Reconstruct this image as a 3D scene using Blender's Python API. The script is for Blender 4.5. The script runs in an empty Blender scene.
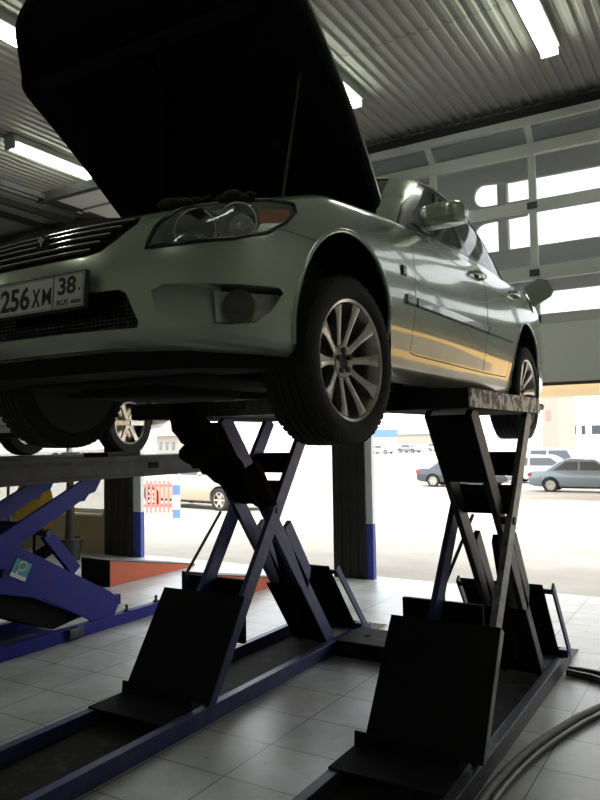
import bpy, bmesh, math, random
from mathutils import Vector, Matrix
from mathutils.bvhtree import BVHTree
random.seed(7)
PI = math.pi
scene = bpy.context.scene
COL = scene.collection

# ------------------------------------------------------------------ helpers
def V(*a): return Vector(a)

def smooth_by_angle(me, ang=40):
    bm = bmesh.new(); bm.from_mesh(me)
    lim = math.radians(ang)
    for f in bm.faces: f.smooth = True
    for e in bm.edges:
        if len(e.link_faces) == 2:
            e.smooth = e.calc_face_angle(0) < lim
    bm.to_mesh(me); bm.free()

class MB:
    """collects shapes into one mesh"""
    def __init__(self): self.bm = bmesh.new()
    def _tag(self, geom, M=None):
        vs = [g for g in geom if isinstance(g, bmesh.types.BMVert)]
        if M is not None: bmesh.ops.transform(self.bm, matrix=M, verts=vs)
        return vs
    def box(self, a, b, rot=None, bevel=0):
        a = Vector(a); b = Vector(b); c = (a+b)/2; s = b-a
        r = bmesh.ops.create_cube(self.bm, size=1.0)
        vs = r['verts']
        M = Matrix.Translation(c) @ (rot.to_4x4() if rot is not None else Matrix.Identity(4)) @ Matrix.Diagonal((abs(s.x), abs(s.y), abs(s.z), 1))
        bmesh.ops.transform(self.bm, matrix=M, verts=vs)
        if bevel:
            es = set(e for v in vs for e in v.link_edges)
            bmesh.ops.bevel(self.bm, geom=list(es), offset=bevel, segments=2, affect='EDGES', profile=.5)
        return self
    def bar(self, p, q, w, t, up=(1, 0, 0), bevel=0):
        """straight bar p->q; t along `up`, w across"""
        p = Vector(p); q = Vector(q); d = (q-p); L = d.length; d.normalize()
        u = Vector(up); u = (u - d*u.dot(d)).normalized(); s = d.cross(u)
        R = Matrix((u, s, d)).transposed()
        c = (p+q)/2
        r = bmesh.ops.create_cube(self.bm, size=1.0); vs = r['verts']
        M = Matrix.Translation(c) @ R.to_4x4() @ Matrix.Diagonal((t, w, L, 1))
        bmesh.ops.transform(self.bm, matrix=M, verts=vs)
        if bevel:
            es = set(e for v in vs for e in v.link_edges)
            bmesh.ops.bevel(self.bm, geom=list(es), offset=bevel, segments=2, affect='EDGES', profile=.5)
        return self
    def cyl(self, p, q, r, seg=20, r2=None, cap=True):
        p = Vector(p); q = Vector(q); d = q-p; L = d.length
        R = d.to_track_quat('Z', 'Y').to_matrix().to_4x4()
        M = Matrix.Translation((p+q)/2) @ R
        bmesh.ops.create_cone(self.bm, cap_ends=cap, cap_tris=False, segments=seg, radius1=r, radius2=r if r2 is None else r2, depth=L, matrix=M)
        return self
    def sphere(self, c, r, s=(1, 1, 1), seg=16):
        bmesh.ops.create_uvsphere(self.bm, u_segments=seg, v_segments=max(8, seg//2), radius=r, matrix=Matrix.Translation(Vector(c)) @ Matrix.Diagonal((s[0], s[1], s[2], 1)))
        return self
    def prism(self, pts, d):
        """pts: list of 3-D points (planar-ish loop), extruded by vector d"""
        d = Vector(d)
        a = [self.bm.verts.new(Vector(p)) for p in pts]
        b = [self.bm.verts.new(Vector(p)+d) for p in pts]
        n = len(pts)
        self.bm.faces.new(a[::-1]); self.bm.faces.new(b)
        for i in range(n):
            self.bm.faces.new((a[i], a[(i+1) % n], b[(i+1) % n], b[i]))
        return self
    def tube(self, path, r, seg=10, closed=False):
        path = [Vector(p) for p in path]; n = len(path); rings = []
        prev = None
        for i, p in enumerate(path):
            if closed: t = path[(i+1) % n]-path[i-1]
            else: t = path[min(i+1, n-1)]-path[max(i-1, 0)]
            t.normalize()
            if prev is None:
                u = t.orthogonal().normalized()
            else:
                u = (prev - t*prev.dot(t)).normalized()
            prev = u; w = t.cross(u)
            rr = r[i] if isinstance(r, (list, tuple)) else r
            rings.append([self.bm.verts.new(p+(u*math.cos(k*2*PI/seg)+w*math.sin(k*2*PI/seg))*rr) for k in range(seg)])
        m = n if closed else n-1
        for i in range(m):
            A = rings[i]; B = rings[(i+1) % n]
            for k in range(seg):
                self.bm.faces.new((A[k], A[(k+1) % seg], B[(k+1) % seg], B[k]))
        if not closed:
            self.bm.faces.new(rings[0][::-1]); self.bm.faces.new(rings[-1])
        return self
    def lathe(self, prof, axis='x', seg=48, c=(0, 0, 0), closed=False):
        """prof: list of (a, r): a along the axis"""
        c = Vector(c); rings = []
        for a, r in prof:
            ring = []
            for k in range(seg):
                t = 2*PI*k/seg
                if axis == 'x': p = V(a, r*math.cos(t), r*math.sin(t))
                elif axis == 'y': p = V(r*math.cos(t), a, r*math.sin(t))
                else: p = V(r*math.cos(t), r*math.sin(t), a)
                ring.append(self.bm.verts.new(c+p))
            rings.append(ring)
        n = len(rings)
        for i in range(n if closed else n-1):
            A = rings[i]; B = rings[(i+1) % n]
            for k in range(seg):
                self.bm.faces.new((A[k], A[(k+1) % seg], B[(k+1) % seg], B[k]))
        return self
    def loft(self, rings, cap=True, closed=True):
        rr = [[self.bm.verts.new(Vector(p)) for p in R] for R in rings]
        n = len(rr[0])
        for i in range(len(rr)-1):
            for k in range(n if closed else n-1):
                self.bm.faces.new((rr[i][k], rr[i][(k+1) % n], rr[i+1][(k+1) % n], rr[i+1][k]))
        if cap:
            self.bm.faces.new(rr[0][::-1]); self.bm.faces.new(rr[-1])
        return self
    def build(self, name, mat, parent=None, smooth=None, loc=None):
        bmesh.ops.recalc_face_normals(self.bm, faces=self.bm.faces[:])
        me = bpy.data.meshes.new(name); self.bm.to_mesh(me); self.bm.free()
        if smooth: smooth_by_angle(me, smooth)
        o = bpy.data.objects.new(name, me); COL.objects.link(o)
        if mat: me.materials.append(mat)
        if parent: o.parent = parent
        if loc: o.location = loc
        return o

def thing(name, label, cat, loc=(0, 0, 0), rz=0, group=None):
    o = bpy.data.objects.new(name, None); COL.objects.link(o)
    o.location = loc; o.rotation_euler = (0, 0, rz); o.empty_display_size = .1
    return tag(o, label, cat, group)
def tag(o, label=None, cat=None, group=None, kind=None):
    if label: o['label'] = label
    if cat: o['category'] = cat
    if group: o['group'] = group
    if kind: o['kind'] = kind
    return o
def struct(o): o['kind'] = 'structure'; return o

def tmp(mb):
    o = mb.build('tmp', None); return o
def drop(o):
    me = o.data; bpy.data.objects.remove(o); bpy.data.meshes.remove(me)
def boolean(o, cutters, op='DIFFERENCE'):
    """new mesh data = o (op) each cutter (kept)"""
    for c in cutters:
        m = o.modifiers.new('b', 'BOOLEAN'); m.operation = op; m.solver = 'EXACT'; m.object = c
        dg = bpy.context.evaluated_depsgraph_get(); dg.update()
        me = bpy.data.meshes.new_from_object(o.evaluated_get(dg))
        o.modifiers.clear()
        old = o.data; o.data = me
        if old.users == 0: bpy.data.meshes.remove(old)
    return o
def clone(o, name=None):
    c = o.copy(); c.data = o.data.copy(); COL.objects.link(c)
    if name: c.name = name
    return c
def put(o, name, mat, parent, smooth=35):
    o.name = name; o.data.name = name
    o.data.materials.clear(); o.data.materials.append(mat)
    for p in o.data.polygons: p.material_index = 0
    if smooth: smooth_by_angle(o.data, smooth)
    if parent: o.parent = parent
    return o
def cr(pts, n):
    """Catmull-Rom through pts (tuples), n samples per span"""
    P = [Vector(p) for p in pts]; out = []
    for i in range(len(P)-1):
        p0 = P[max(i-1, 0)]; p1 = P[i]; p2 = P[i+1]; p3 = P[min(i+2, len(P)-1)]
        if i == 0: p0 = p1*2-p2
        if i+2 > len(P)-1: p3 = p2*2-p1
        for k in range(n):
            t = k/n
            out.append(.5*((2*p1)+(p2-p0)*t+(2*p0-5*p1+4*p2-p3)*t*t+(-p0+3*p1-3*p2+p3)*t**3))
    out.append(P[-1]); return out

# ------------------------------------------------------------------ materials
def mat(name, col, rough=.5, metal=0., spec=.5, coat=0., noise=None, bump=None, emit=None, trans=0., alpha=1., scale=None):
    m = bpy.data.materials.new(name); m.use_nodes = True
    nt = m.node_tree; N = nt.nodes; b = N['Principled BSDF']
    b.inputs['Base Color'].default_value = (*col, 1); b.inputs['Roughness'].default_value = rough
    b.inputs['Metallic'].default_value = metal; b.inputs['Specular IOR Level'].default_value = spec
    b.inputs['Coat Weight'].default_value = coat; b.inputs['Coat Roughness'].default_value = .03
    b.inputs['Transmission Weight'].default_value = trans; b.inputs['Alpha'].default_value = alpha
    if emit:
        b.inputs['Emission Color'].default_value = (*emit[0], 1); b.inputs['Emission Strength'].default_value = emit[1]
    tc = N.new('ShaderNodeTexCoord')
    if noise:   # (colour2, scale, low, high)
        n = N.new('ShaderNodeTexNoise'); n.inputs['Scale'].default_value = noise[1]; n.inputs['Detail'].default_value = 6; n.inputs['Roughness'].default_value = .65
        r = N.new('ShaderNodeValToRGB'); r.color_ramp.elements[0].position = noise[2]; r.color_ramp.elements[1].position = noise[3]
        r.color_ramp.elements[0].color = (*col, 1); r.color_ramp.elements[1].color = (*noise[0], 1)
        nt.links.new(tc.outputs['Object'], n.inputs['Vector']); nt.links.new(n.outputs['Fac'], r.inputs['Fac'])
        nt.links.new(r.outputs['Color'], b.inputs['Base Color'])
    if bump:    # (scale, strength)
        n = N.new('ShaderNodeTexNoise'); n.inputs['Scale'].default_value = bump[0]; n.inputs['Detail'].default_value = 4
        bp = N.new('ShaderNodeBump'); bp.inputs['Strength'].default_value = bump[1]; bp.inputs['Distance'].default_value = .01
        nt.links.new(tc.outputs['Object'], n.inputs['Vector']); nt.links.new(n.outputs['Fac'], bp.inputs['Height'])
        nt.links.new(bp.outputs['Normal'], b.inputs['Normal'])
    return m

def paint_mat():
    m = mat('silver_green_paint', (.47, .53, .44), .22, .55, .5, 1.)
    nt = m.node_tree; N = nt.nodes; L = nt.links; b = N['Principled BSDF']
    tc = N.new('ShaderNodeTexCoord'); sep = N.new('ShaderNodeSeparateXYZ'); L.new(tc.outputs['Object'], sep.inputs[0])
    n = N.new('ShaderNodeTexNoise'); n.inputs['Scale'].default_value = 4; n.inputs['Detail'].default_value = 3; n.inputs['Roughness'].default_value = .5
    L.new(tc.outputs['Object'], n.inputs['Vector'])
    mr = N.new('ShaderNodeMapRange'); mr.inputs[1].default_value = .30; mr.inputs[2].default_value = .72; mr.inputs[3].default_value = .55; mr.inputs[4].default_value = 0
    L.new(sep.outputs['Z'], mr.inputs[0])
    # road dirt only behind the front wheel
    my = N.new('ShaderNodeMapRange'); my.inputs[1].default_value = -.1; my.inputs[2].default_value = .35; my.inputs[3].default_value = 0.25; my.inputs[4].default_value = 1
    L.new(sep.outputs['Y'], my.inputs[0])
    mm = N.new('ShaderNodeMath'); mm.operation = 'MULTIPLY'; L.new(mr.outputs[0], mm.inputs[0]); L.new(my.outputs[0], mm.inputs[1])
    m2 = N.new('ShaderNodeMath'); m2.operation = 'MULTIPLY'; L.new(mm.outputs[0], m2.inputs[0]); L.new(n.outputs['Fac'], m2.inputs[1])
    mx = N.new('ShaderNodeMix'); mx.data_type = 'RGBA'
    mx.inputs[6].default_value = (.47, .53, .44, 1); mx.inputs[7].default_value = (.27, .23, .17, 1)
    m3 = N.new('ShaderNodeMath'); m3.operation = 'MULTIPLY'; m3.inputs[1].default_value = 2.1; m3.use_clamp = True; L.new(m2.outputs[0], m3.inputs[0])
    L.new(m3.outputs[0], mx.inputs[0]); L.new(mx.outputs[2], b.inputs['Base Color'])
    for sock, a, c in (('Roughness', .22, .42), ('Metallic', .55, .15), ('Coat Weight', 1., .6)):
        r = N.new('ShaderNodeMapRange'); r.inputs[3].default_value = a; r.inputs[4].default_value = c
        L.new(mm.outputs[0], r.inputs[0]); L.new(r.outputs[0], b.inputs[sock])
    return m

def glass_mat(name, tint, fac=.75, rough=.02, milky=None):
    m = bpy.data.materials.new(name); m.use_nodes = True
    nt = m.node_tree; N = nt.nodes; L = nt.links
    N.remove(N['Principled BSDF']); out = N['Material Output']
    t = N.new('ShaderNodeBsdfTransparent'); t.inputs[0].default_value = (*tint, 1)
    g = N.new('ShaderNodeBsdfGlossy'); g.inputs['Roughness'].default_value = rough
    fr = N.new('ShaderNodeFresnel'); fr.inputs[0].default_value = 1.5
    ge = N.new('ShaderNodeNewGeometry'); inv = N.new('ShaderNodeMath'); inv.operation = 'SUBTRACT'; inv.inputs[0].default_value = 1
    L.new(ge.outputs['Backfacing'], inv.inputs[1])
    ml = N.new('ShaderNodeMath'); ml.operation = 'MULTIPLY'; L.new(fr.outputs[0], ml.inputs[0]); L.new(inv.outputs[0], ml.inputs[1])
    mx = N.new('ShaderNodeMixShader'); L.new(ml.outputs[0], mx.inputs[0]); L.new(t.outputs[0], mx.inputs[1]); L.new(g.outputs[0], mx.inputs[2])
    last = mx
    if milky:
        d = N.new('ShaderNodeBsdfDiffuse'); d.inputs[0].default_value = (*milky[0], 1)
        m2 = N.new('ShaderNodeMixShader'); m2.inputs[0].default_value = milky[1]
        L.new(last.outputs[0], m2.inputs[1]); L.new(d.outputs[0], m2.inputs[2]); last = m2
    L.new(last.outputs[0], out.inputs[0])
    return m

M = {}
M['paint'] = paint_mat()
M['black_plastic'] = mat('black_plastic', (.012, .012, .013), .55)
M['gloss_black'] = mat('gloss_black', (.01, .01, .011), .15)
M['rubber'] = mat('tyre_rubber', (.016, .015, .015), .8, bump=(60, .3))
M['alloy'] = mat('alloy_wheel', (.62, .60, .55), .28, .85, noise=((.35, .30, .24), 14, .45, .75))
M['dark_metal'] = mat('dark_metal', (.06, .06, .06), .5, .6)
M['chrome'] = mat('chrome', (.75, .75, .75), .12, 1.)
M['under'] = mat('underbody', (.010, .010, .010), .9, 0, .2, noise=((.026, .022, .018), 6, .5, .8), bump=(12, .6))
M['mud'] = mat('muddy_shield', (.014, .011, .009), .9, noise=((.075, .05, .035), 9, .5, .78), bump=(16, 1.))
M['liner'] = mat('hood_liner', (.013, .013, .0135), .95, 0, .05, bump=(25, .4))
M['car_glass'] = glass_mat('car_glass', (.55, .60, .57))
M['clear'] = glass_mat('lamp_lens', (.9, .92, .9), milky=((.5, .52, .48), .10))
M['lamp_grey'] = mat('lamp_housing', (.22, .23, .21), .35, .5)
M['amber'] = mat('amber_lens', (.55, .12, .03), .25, 0, .5)
M['lamp_white'] = mat('lamp_white', (.55, .56, .52), .25, .3)
M['plate_white'] = mat('plate_white', (.62, .62, .58), .45)
M['ink'] = mat('plate_ink', (.012, .012, .012), .5)
M['flag_red'] = mat('flag_red', (.35, .04, .03), .5)
M['flag_blue'] = mat('flag_blue', (.05, .08, .3), .5)
M['mirror'] = mat('mirror_glass', (.8, .8, .8), .03, 1.)
M['seat'] = mat('seat_cloth', (.035, .035, .035), .9)
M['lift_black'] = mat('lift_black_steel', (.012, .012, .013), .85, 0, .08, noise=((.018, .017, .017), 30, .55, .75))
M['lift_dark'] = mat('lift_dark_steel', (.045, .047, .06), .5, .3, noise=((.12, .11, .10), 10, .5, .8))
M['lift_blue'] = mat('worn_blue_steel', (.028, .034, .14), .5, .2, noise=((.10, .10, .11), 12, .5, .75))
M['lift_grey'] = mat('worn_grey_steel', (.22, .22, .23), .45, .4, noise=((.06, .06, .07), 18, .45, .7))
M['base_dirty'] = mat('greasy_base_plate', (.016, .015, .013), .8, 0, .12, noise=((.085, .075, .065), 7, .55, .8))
M['chipped'] = mat('chipped_white_steel', (.04, .035, .035), .5, .2, noise=((.75, .72, .70), 15, .475, .515))
M['royal'] = mat('royal_blue_paint', (.010, .016, .23), .5, 0, .25, noise=((.016, .024, .17), 8, .4, .8))
M['royal_dark'] = mat('royal_blue_greasy', (.012, .018, .13), .6, 0, .2, noise=((.03, .028, .03), 9, .45, .7))
M['steel_dull'] = mat('dull_steel', (.045, .047, .052), .6, .2, .3, noise=((.022, .02, .019), 6, .45, .75))
M['sticker'] = mat('sticker_teal', (.05, .30, .34), .5)
M['sticker_w'] = mat('sticker_white', (.55, .65, .66), .5)
M['sticker_g'] = mat('sticker_green', (.05, .28, .12), .5)
M['orange'] = mat('orange_mesh_paint', (.62, .125, .05), .6, noise=((.40, .08, .035), 60, .4, .7), bump=(90, .4))
M['hose'] = mat('black_hose', (.02, .02, .021), .4)
M['hose_grey'] = mat('dusty_hose', (.10, .095, .085), .6, noise=((.04, .038, .035), 25, .4, .7))
M['white_paint'] = mat('white_wall_paint', (.72, .73, .76), .6)
M['blue_paint'] = mat('blue_wall_paint', (.045, .07, .36), .55)
M['column_dark'] = mat('column_dark_steel', (.018, .018, .017), .6, 0, .3, noise=((.035, .034, .031), 5, .4, .75))
M['alu'] = mat('door_aluminium', (.58, .58, .55), .5, .1)
M['beam'] = mat('beam_dark', (.018, .018, .019), .6)
M['door_panel'] = mat('door_panel_grey', (.78, .78, .73), .6)
M['pane'] = glass_mat('door_pane_acrylic', (.86, .87, .87), milky=((.62, .62, .64), .26), rough=.4)
M['wall_beige'] = mat('wall_beige', (.42, .38, .27), .8, bump=(30, .2))
M['wall_dark'] = mat('workshop_wall_grey', (.50, .50, .46), .8)
M['tube'] = mat('fluorescent_tube', (.9, .95, .9), .4, emit=((.93, 1., .84), 10.))
M['tube_fill'] = mat('fill_lamp_tube', (.9, .95, .9), .4, emit=((.95, 1., .82), 6.2))  # weaker glow for the added fill lamps behind the camera
M['fixture'] = mat('lamp_fixture', (.25, .27, .25), .5)
M['yellow'] = mat('yellow_cloth', (.50, .30, .03), .85, bump=(8, .6))
M['pot'] = mat('black_pot', (.02, .02, .02), .5)
M['bark'] = mat('dark_trunk', (.05, .04, .03), .9, bump=(30, .8))
M['leaf'] = mat('dull_leaf', (.05, .09, .03), .6)
M['fascia'] = mat('dark_fascia', (.16, .16, .17), .6)
M['cream'] = mat('cream_soffit', (.85, .66, .36), .6)
M['orange_fascia'] = mat('orange_fascia', (.85, .50, .12), .5)
M['out_white'] = mat('outdoor_white', (.8, .8, .78), .7)
M['out_beige'] = mat('outdoor_beige', (.30, .28, .24), .8)
M['out_red'] = mat('faded_red', (.62, .20, .18), .7)
M['out_blue'] = mat('outdoor_blue', (.10, .20, .42), .6)
M['dry_grass'] = mat('dry_grass', (.55, .50, .26), .9, noise=((.42, .38, .22), .5, .4, .7))
M['out_dark'] = mat('outdoor_dark_glass', (.05, .06, .07), .15)
M['tail_red'] = mat('tail_lamp', (.45, .03, .03), .25)

def floor_mat():
    m = mat('grey_floor_tiles', (.42, .42, .41), .32)
    nt = m.node_tree; N = nt.nodes; L = nt.links; b = N['Principled BSDF']
    geo = N.new('ShaderNodeNewGeometry'); sep = N.new('ShaderNodeSeparateXYZ'); L.new(geo.outputs['Position'], sep.inputs[0])
    def seam(out, off, size, w):
        a = N.new('ShaderNodeMath'); a.operation = 'SUBTRACT'; L.new(out, a.inputs[0]); a.inputs[1].default_value = off
        d = N.new('ShaderNodeMath'); d.operation = 'DIVIDE'; L.new(a.outputs[0], d.inputs[0]); d.inputs[1].default_value = size
        f = N.new('ShaderNodeMath'); f.operation = 'FRACT'; L.new(d.outputs[0], f.inputs[0])
        s = N.new('ShaderNodeMath'); s.operation = 'SUBTRACT'; L.new(f.outputs[0], s.inputs[0]); s.inputs[1].default_value = .5
        ab = N.new('ShaderNodeMath'); ab.operation = 'ABSOLUTE'; L.new(s.outputs[0], ab.inputs[0])
        g = N.new('ShaderNodeMath'); g.operation = 'GREATER_THAN'; L.new(ab.outputs[0], g.inputs[0]); g.inputs[1].default_value = .5-w/size
        fl = N.new('ShaderNodeMath'); fl.operation = 'FLOOR'; L.new(d.outputs[0], fl.inputs[0])
        return g.outputs[0], fl.outputs[0]
    gx, ix = seam(sep.outputs['X'], -2.15, .43, .0035)
    gy, iy = seam(sep.outputs['Y'], 2.82, .405, .0035)
    mxm = N.new('ShaderNodeMath'); mxm.operation = 'MAXIMUM'; L.new(gx, mxm.inputs[0]); L.new(gy, mxm.inputs[1])
    cmb = N.new('ShaderNodeCombineXYZ'); L.new(ix, cmb.inputs[0]); L.new(iy, cmb.inputs[1])
    wn = N.new('ShaderNodeTexWhiteNoise'); wn.noise_dimensions = '2D'; L.new(cmb.outputs[0], wn.inputs['Vector'])
    n1 = N.new('ShaderNodeTexNoise'); n1.inputs['Scale'].default_value = 2.2; n1.inputs['Detail'].default_value = 7; n1.inputs['Roughness'].default_value = .68
    L.new(geo.outputs['Position'], n1.inputs['Vector'])
    r1 = N.new('ShaderNodeValToRGB'); e = r1.color_ramp.elements
    e[0].position = .32; e[0].color = (.30, .285, .255, 1); e[1].position = .62; e[1].color = (.50, .505, .50, 1)
    L.new(n1.outputs['Fac'], r1.inputs['Fac'])
    hv = N.new('ShaderNodeHueSaturation'); L.new(r1.outputs['Color'], hv.inputs['Color'])
    mv = N.new('ShaderNodeMapRange'); mv.inputs[3].default_value = .86; mv.inputs[4].default_value = 1.1; L.new(wn.outputs['Value'], mv.inputs[0]); L.new(mv.outputs[0], hv.inputs['Value'])
    # scuffs and specks
    n2 = N.new('ShaderNodeTexNoise'); n2.inputs['Scale'].default_value = 13; n2.inputs['Detail'].default_value = 5; L.new(geo.outputs['Position'], n2.inputs['Vector'])
    r2 = N.new('ShaderNodeValToRGB'); r2.color_ramp.elements[0].position = .66; r2.color_ramp.elements[1].position = .74; L.new(n2.outputs['Fac'], r2.inputs['Fac'])
    r2.color_ramp.elements[1].color = (.6, .6, .6, 1)
    mx = N.new('ShaderNodeMix'); mx.data_type = 'RGBA'; L.new(r2.outputs['Color'], mx.inputs[0]); L.new(hv.outputs['Color'], mx.inputs[6]); mx.inputs[7].default_value = (.12, .105, .09, 1)
    mg = N.new('ShaderNodeMix'); mg.data_type = 'RGBA'; L.new(mxm.outputs[0], mg.inputs[0]); L.new(mx.outputs[2], mg.inputs[6]); mg.inputs[7].default_value = (.05, .047, .043, 1)
    L.new(mg.outputs[2], b.inputs['Base Color'])
    rr = N.new('ShaderNodeMapRange'); rr.inputs[3].default_value = .24; rr.inputs[4].default_value = .5; L.new(n1.outputs['Fac'], rr.inputs[0]); L.new(rr.outputs[0], b.inputs['Roughness'])
    bp = N.new('ShaderNodeBump'); bp.inputs['Strength'].default_value = .25; bp.inputs['Distance'].default_value = .004; bp.invert = True
    L.new(mxm.outputs[0], bp.inputs['Height']); L.new(bp.outputs['Normal'], b.inputs['Normal'])
    return m
M['floor'] = floor_mat()
M['ceiling'] = mat('corrugated_sheet', (.37, .365, .33), .6, 0, .3, noise=((.32, .315, .285), 1.2, .3, .7))
M['ground'] = mat('pale_dusty_ground', (.40, .365, .315), .9, noise=((.30, .265, .22), .45, .4, .7), bump=(5, .5))

# ------------------------------------------------------------------ room
def build_room():
    XL, XR, YB, YD = -13.0, 3.2, -4.0, 7.62
    struct(MB().box((XL, YB, -.12), (XR, YD, 0)).build('floor', M['floor']))
    # corrugated ceiling, ribs running towards the doors
    zc = 4.97; per = .105
    bm = bmesh.new(); x = XL; prof = []
    while x < XR:
        prof += [(x, zc), (x+.042, zc), (x+.054, zc+.018), (x+.093, zc+.018)]
        x += per
    for (y0, y1, dz) in ((YB, 5.62, 0), (5.56, YD+.1, -.006)):
        a = [bm.verts.new((px, y0, pz+dz)) for px, pz in prof]; b = [bm.verts.new((px, y1, pz+dz)) for px, pz in prof]
        for i in range(len(prof)-1): bm.faces.new((a[i], a[i+1], b[i+1], b[i]))
        r = bmesh.ops.extrude_face_region(bm, geom=bm.faces[:] if y0 == YB else [f for f in bm.faces if f.verts[0] in a or f.verts[1] in a or f.verts[0] in b])
        bmesh.ops.translate(bm, vec=(0, 0, .003), verts=[v for v in r['geom'] if isinstance(v, bmesh.types.BMVert)])
    me = bpy.data.meshes.new('ceiling'); bm.to_mesh(me); bm.free(); me.materials.append(M['ceiling'])
    c = bpy.data.objects.new('ceiling', me); COL.objects.link(c); struct(c)
    struct(MB().box((XL, YB, zc+.06), (XR, YD+.1, zc+.2)).build('trim_1', M['beam']))      # roof deck above the sheets
    struct(MB().box((XL-.15, YB, -.1), (XL, YD, zc+.1)).build('wall_left', M['wall_dark']))
    struct(MB().box((XR, YB, -.1), (XR+.15, YD, zc+.1)).build('wall_right', M['wall_dark']))
    struct(MB().box((XL-.15, YB-.15, -.1), (XR+.15, YB, zc+.1)).build('wall_back', M['wall_dark']))
    # front wall parts: sill wall under the window at the far left
    w = MB()
    w.box((XL, 7.5, -.05), (-7.72, 7.66, .56)).box((XL, 7.5, 2.6), (-7.72, 7.66, zc)).box((XL, 7.5, .56), (-11.2, 7.66, 2.6)).box((-7.80, 7.5, .5), (-7.72, 7.66, 2.7))
    struct(w.build('wall_front', M['wall_beige']))
    wf = MB()
    z0, z1 = .56, 2.6
    for xx in (-11.2, -10.35, -9.5, -8.65, -7.86): wf.box((xx, 7.53, z0), (xx+.06, 7.6, z1))
    wf.box((-11.2, 7.53, z0), (-7.8, 7.6, z0+.06)).box((-11.2, 7.53, z1-.06), (-7.8, 7.6, z1))
    wo = struct(wf.build('window_1', M['out_white']))
    MB().box((-11.2, 7.56, z0), (-7.8, 7.568, z1)).build('pane', M['pane'], wo)
    MB().box((-11.2, 7.42, z0-.03), (-7.8, 7.53, z0)).build('sill', M['out_white'], wo)
    # header beams
    struct(MB().box((XL, 7.38, 4.81), (XR, 7.66, 4.925)).build('trim_2', M['beam']))
    struct(MB().box((XL, 7.46, 4.925), (XR, 7.66, zc+.06)).build('trim_3', M['wall_dark']))
    # columns: dark steel face with white and blue painted return
    def column(n, x0, x1, xw):
        c = MB()
        c.box((x0, 7.40, -.02), (x1, 7.52, 4.81), bevel=.006)
        for f in (.25, .5, .75): c.box((x0+(x1-x0)*f-.012, 7.385, 0), (x0+(x1-x0)*f+.012, 7.41, 4.80))
        co = struct(c.build('trim_%d' % n, M['column_dark']))
        MB().box((x1, 7.43, .62), (xw, 7.50, 4.82)).build('white_return', M['white_paint'], co)
        MB().box((x1, 7.43, -.02), (xw, 7.50, .62)).build('blue_return', M['blue_paint'], co)
        MB().box((x0, 7.52, -.02), (x1, 7.62, 4.81)).build('core', M['column_dark'], co)
    column(4, -4.03, -3.62, -3.535)
    column(5, -7.72, -7.19, -7.05)
    # right-hand edge of the right bay
    struct(MB().box((1.6, 7.40, -.02), (XR, 7.62, 4.81)).build('wall_front_return', M['white_paint']))
    # sectional door of the right bay, raised: glazed sections over a solid one
    x0, x1 = -3.52, 1.62; Y = 7.55
    d = tag(thing('sectional_door', 'raised glazed sectional garage door above the right bay opening', 'garage door', (0, Y, 2.12)), kind='structure')
    d.name = 'door_1'
    xs = [-3.50, -2.76, -1.69, -.62, .45, 1.55]
    f = MB(); f.box((x0, -.03, 0), (x1, .03, .60))
    for k in range(1, 6): f.box((x0, -.036, k*.11-.004), (x1, -.03, k*.11+.004))
    f.build('solid_section', M['door_panel'], d)
    MB().box((x0, -.035, -.03), (x1, .035, .0)).build('bottom_seal', mat('brown_seal', (.09, .055, .04), .7), d)
    rails = [(.60, .70), (1.06, 1.20), (1.77, 1.89), (2.37, 2.49)]
    for a, b in rails:
        MB().box((x0, -.035, a), (x1, .035, b), bevel=.005).build('rail', M['alu'], d)
    for i in range(len(rails)-1):
        za, zb = rails[i][1], rails[i+1][0]
        for xm in xs: MB().box((xm-.035, -.03, za), (xm+.035, .03, zb)).build('mullion', M['alu'], d)
        for j in range(len(xs)-1):
            MB().box((xs[j]+.03, -.004, za-.01), (xs[j+1]-.03, .004, zb+.01)).build('pane', M['pane'], d)
    # uppermost section already leaning into the curve of the track
    za, zb, lean = 2.49, 2.72, .18
    for xm in xs:
        MB().prism([(xm-.035, -.03, za), (xm+.035, -.03, za), (xm+.035, -.03-lean, zb-.06), (xm-.035, -.03-lean, zb-.06)], (0, .06, 0)).build('mullion', M['alu'], d)
    MB().prism([(x0, -.03-lean, zb-.10), (x1, -.03-lean, zb-.10), (x1, -.03-lean-.03, zb-.04), (x0, -.03-lean-.03, zb-.04)], (0, .06, 0)).build('rail', M['alu'], d)
    for j in range(len(xs)-1):
        MB().prism([(xs[j]+.03, 0, za), (xs[j+1]-.03, 0, za), (xs[j+1]-.03, -lean, zb-.08), (xs[j]+.03, -lean, zb-.08)], (0, .008, 0)).build('pane', M['pane'], d)
    for a, b in rails[:3]:
        for xm in xs[1:-1]: MB().box((xm-.05, -.05, (a+b)/2-.035), (xm+.05, -.034, (a+b)/2+.035), bevel=.004).build('hinge', M['dark_metal'], d)
    # door of the middle bay, rolled up flat under the ceiling on its tracks
    d = tag(thing('rolled_door', 'grey sectional garage door raised flat under the ceiling', 'garage door', (0, 0, 4.53)), kind='structure')
    d.name = 'door_2'
    MB().box((-7.05, 5.80, 0), (-3.9, 7.45, .04)).build('leaf', M['alu'], d)
    MB().box((-7.10, 5.72, -.05), (-3.9, 5.80, .06)).build('edge_rail', M['beam'], d)
    for yy in (6.3, 6.9): MB().box((-7.05, yy, -.02), (-3.9, yy+.07, 0)).build('rail', M['alu'], d)
    for xx in (-7.10, -6.98): MB().box((xx, 4.2, -.03), (xx+.035, 7.45, .03)).build('track', M['column_dark'], d)
    # conduit rails under the ceiling at the left
    for xx in (-8.6, -8.1):
        struct(MB().box((xx, 2.5, 4.72), (xx+.07, 7.5, 4.80)).build('trim_6', M['column_dark']))
build_room()

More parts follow.
